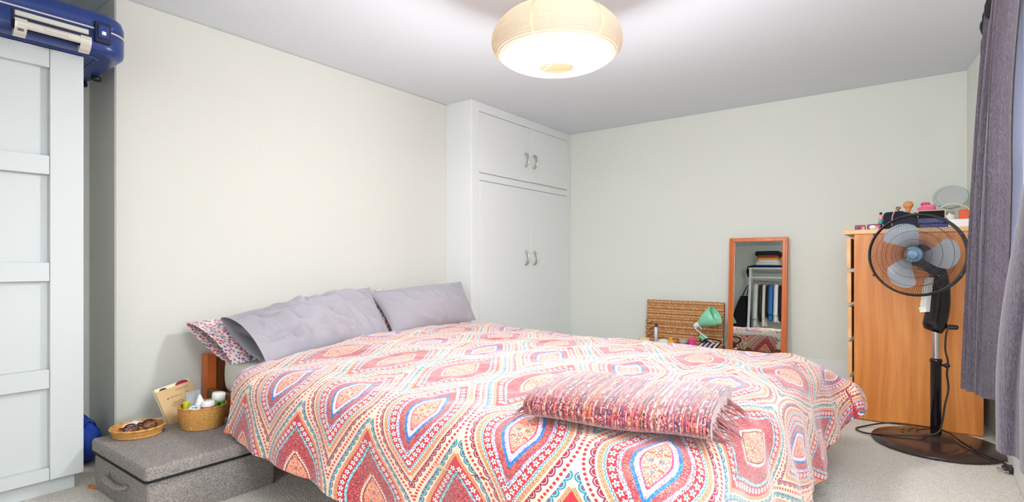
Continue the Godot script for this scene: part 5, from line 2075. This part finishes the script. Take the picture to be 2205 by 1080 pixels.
func clothes_rail() -> void:
	var X0 := -2.30
	var X1 := -1.44
	var Z0 := 0.92
	var Z1 := 1.36
	var T := 1.60
	var t := thing("open_wardrobe", "white open clothes rail unit with a shelf, seen only in the leaning mirror", "clothes rail", Vector3((X0 + X1) / 2, 0, (Z0 + Z1) / 2))
	var o := -t.position
	for x in [X0, X1]:
		for z in [Z0, Z1]:
			boxed("post", o + Vector3(x, T / 2, z), Vector3(0.035, T, 0.035), M.white_wood, t, 0.003)
	boxed("top_shelf", o + Vector3((X0 + X1) / 2, T + 0.012, (Z0 + Z1) / 2), Vector3(X1 - X0 + 0.06, 0.024, Z1 - Z0 + 0.06), M.white_wood, t, 0.003)
	boxed("cross_bar", o + Vector3((X0 + X1) / 2, T - 0.14, Z0), Vector3(X1 - X0, 0.022, 0.022), M.white_wood, t, 0.003)
	boxed("bottom_shelf", o + Vector3((X0 + X1) / 2, 0.10, (Z0 + Z1) / 2), Vector3(X1 - X0, 0.02, Z1 - Z0), M.white_wood, t, 0.003)
	var m := mb()
	m.tube([o + Vector3(X0, T - 0.175, 1.14), o + Vector3(X1, T - 0.175, 1.14)], 0.011, 10)
	put("rail", m, M.chrome, t)
	var y := T - 0.182
	var leopard := speckle(24, [rgb(20, 20, 22), rgb(30, 30, 34), rgb(190, 206, 196), rgb(20, 22, 26), rgb(90, 40, 60)], 71)
	var specs := [
		[0.03, 0.72, 0.34, 0.06, rgb(196, 198, 192), "long pale grey coat at the bag end of the rail"],
		[0.10, 0.62, 0.30, 0.035, rgb(40, 40, 44), "thin charcoal cardigan beside the long grey coat"],
		[0.15, 0.70, 0.30, 0.04, rgb(226, 218, 196), "cream knitted dress with a fringed hem"],
		[0.205, 0.55, 0.30, 0.03, rgb(30, 30, 36), "thin black top between the cream dress and the denim shirt"],
		[0.255, 0.60, 0.32, 0.06, rgb(56, 116, 178), "mid-blue denim shirt on the rail"],
		[0.33, 0.62, 0.32, 0.055, rgb(232, 230, 228), "white shirt hanging beside the denim shirt"],
		[0.40, 0.60, 0.30, 0.045, rgb(24, 20, 30), "black jacket between the white and lilac-grey shirts"],
		[0.46, 0.60, 0.32, 0.055, rgb(206, 206, 220), "lilac-grey shirt with long sleeves"],
		[0.535, 0.64, 0.32, 0.06, rgb(40, 30, 44), "dark plum blazer on the rail"],
		[0.60, 0.62, 0.32, 0.05, rgb(30, 30, 30), "black and white flecked dress on the rail"],
		[0.67, 0.66, 0.32, 0.055, rgb(20, 20, 24), "plain black dress towards the window end of the rail"],
		[0.74, 0.6, 0.32, 0.055, rgb(70, 80, 90), "slate grey shirt at the window end of the rail"],
	]
	for k in specs.size():
		var s: Array = specs[k]
		garment(1.14, X0 + 0.045 + s[0] * 1.03, y, s[1], s[2], s[3] * 1.45, s[4], s[5], 100 + k, "clothes", leopard if k == 9 else null)
	# folded clothes on top
	var fold := [[0.20, 0.055, rgb(24, 30, 70), 0.70, "navy folded blanket at the bottom of the pile, drooping over the shelf end"], [0.28, 0.05, rgb(214, 216, 222), 0.36, "folded pale grey jumper above the navy blanket"], [0.27, 0.04, rgb(232, 232, 232), 0.33, "folded white shirt in the middle of the pile"],
		[0.26, 0.04, rgb(226, 170, 40), 0.34, "folded mustard yellow jumper in the pile"], [0.26, 0.045, rgb(150, 60, 50), 0.32, "folded rust red top under the black one"], [0.26, 0.075, rgb(26, 22, 26), 0.38, "folded black hoodie topmost in the pile"]]
	var yy := T + 0.025
	for k in fold.size():
		var f: Array = fold[k]
		m = mb()
		var rows := []
		var n := fnl(2.5, 200 + k)
		for i in 9:
			var a := -PI / 2 + PI * i / 8.0
			var row := PackedVector3Array()
			for j in 40:
				var b := TAU * j / 40.0
				var c := pow(cos(a) + 0.0001, 0.4)
				var sx := signf(cos(b)) * pow(absf(cos(b)), 0.35)
				var sz := signf(sin(b)) * pow(absf(sin(b)), 0.35)
				var g := 1.0 + 0.12 * n.get_noise_2d(cos(b) * 2.0, sin(b) * 2.0)
				row.append(Vector3(sx * f[3] * 0.5 * (0.9 + 0.1 * c) * g, f[1] * 0.5 * (1.0 + sin(a)) , sz * f[0] * 0.5 * (0.9 + 0.1 * c) * g))
			rows.append(row)
		m.grid(rows, true, null, true)
		var fo := thing("folded_clothes", f[4], "folded clothes", Vector3(-2.06 if k else -1.95, yy, 1.10), 0.03 * k - 0.08, "folded clothes on top of the rail unit")
		put("folded_cloth", m, mat(f[2], 0.9), fo)
		if k == 0:
			m = mb()
			m.grid([PackedVector3Array([Vector3(-0.34, 0.05, -0.09), Vector3(-0.34, 0.05, 0.09)]), PackedVector3Array([Vector3(-0.42, 0.03, -0.10), Vector3(-0.41, 0.02, 0.10)]), PackedVector3Array([Vector3(-0.44, -0.06, -0.09), Vector3(-0.43, -0.08, 0.09)]), PackedVector3Array([Vector3(-0.42, -0.15, -0.03), Vector3(-0.41, -0.13, 0.05)])])
			m.grid([PackedVector3Array([Vector3(-0.41, -0.14, -0.03), Vector3(-0.40, -0.12, 0.05)]), PackedVector3Array([Vector3(-0.42, -0.06, -0.09), Vector3(-0.41, -0.08, 0.09)]), PackedVector3Array([Vector3(-0.405, 0.01, -0.10), Vector3(-0.395, 0.0, 0.10)]), PackedVector3Array([Vector3(-0.34, 0.01, -0.09), Vector3(-0.34, 0.01, 0.09)])])
			put("drooping_corner", m, mat(f[2], 0.9), fo)
		yy += f[1] * 0.94
	# black holdall hanging from the post
	var b := thing("black_tote_bag", "black tote bag hanging by its strap beside the clothes rail", "bag", Vector3(-2.50, 0.55, 1.2))
	m = mb()
	var rows := []
	for i in 13:
		var f := i / 12.0
		var hw := lerpf(0.17, 0.06, pow(f, 2.0)) * (0.8 if i == 0 else 1.0)
		var hd := lerpf(0.09, 0.03, f) * (0.8 if i == 0 else 1.0)
		var row := PackedVector3Array()
		for k in 26:
			var a := TAU * k / 26.0
			row.append(Vector3(cos(a) * hw + 0.05 * f, 0.62 * f, sin(a) * hd))
		rows.append(row)
	m.grid(rows, true, null, true)
	put("body", m, M.black_soft, b)
	for s in [-1, 1]:
		m = mb()
		m.tube(smooth_way([Vector3(0.05 + s * 0.04, 0.60, 0.0), Vector3(0.09 + s * 0.02, 0.74, -0.01), Vector3(0.155, 0.86, -0.02)], 6), 0.008, 7)
		put("strap", m, M.black_soft, b)
	m = mb()
	m.box(Vector3(-0.02, -0.24, 0.0), Vector3(0.30, 0.42, 0.2), 0.03)
	var bx := put("black_holdall", m, M.black_soft)
	bx.position = Vector3(-2.50, 0.45, 1.22)
	tag(bx, "bulky black holdall standing on the floor under the tote bag", "bag")
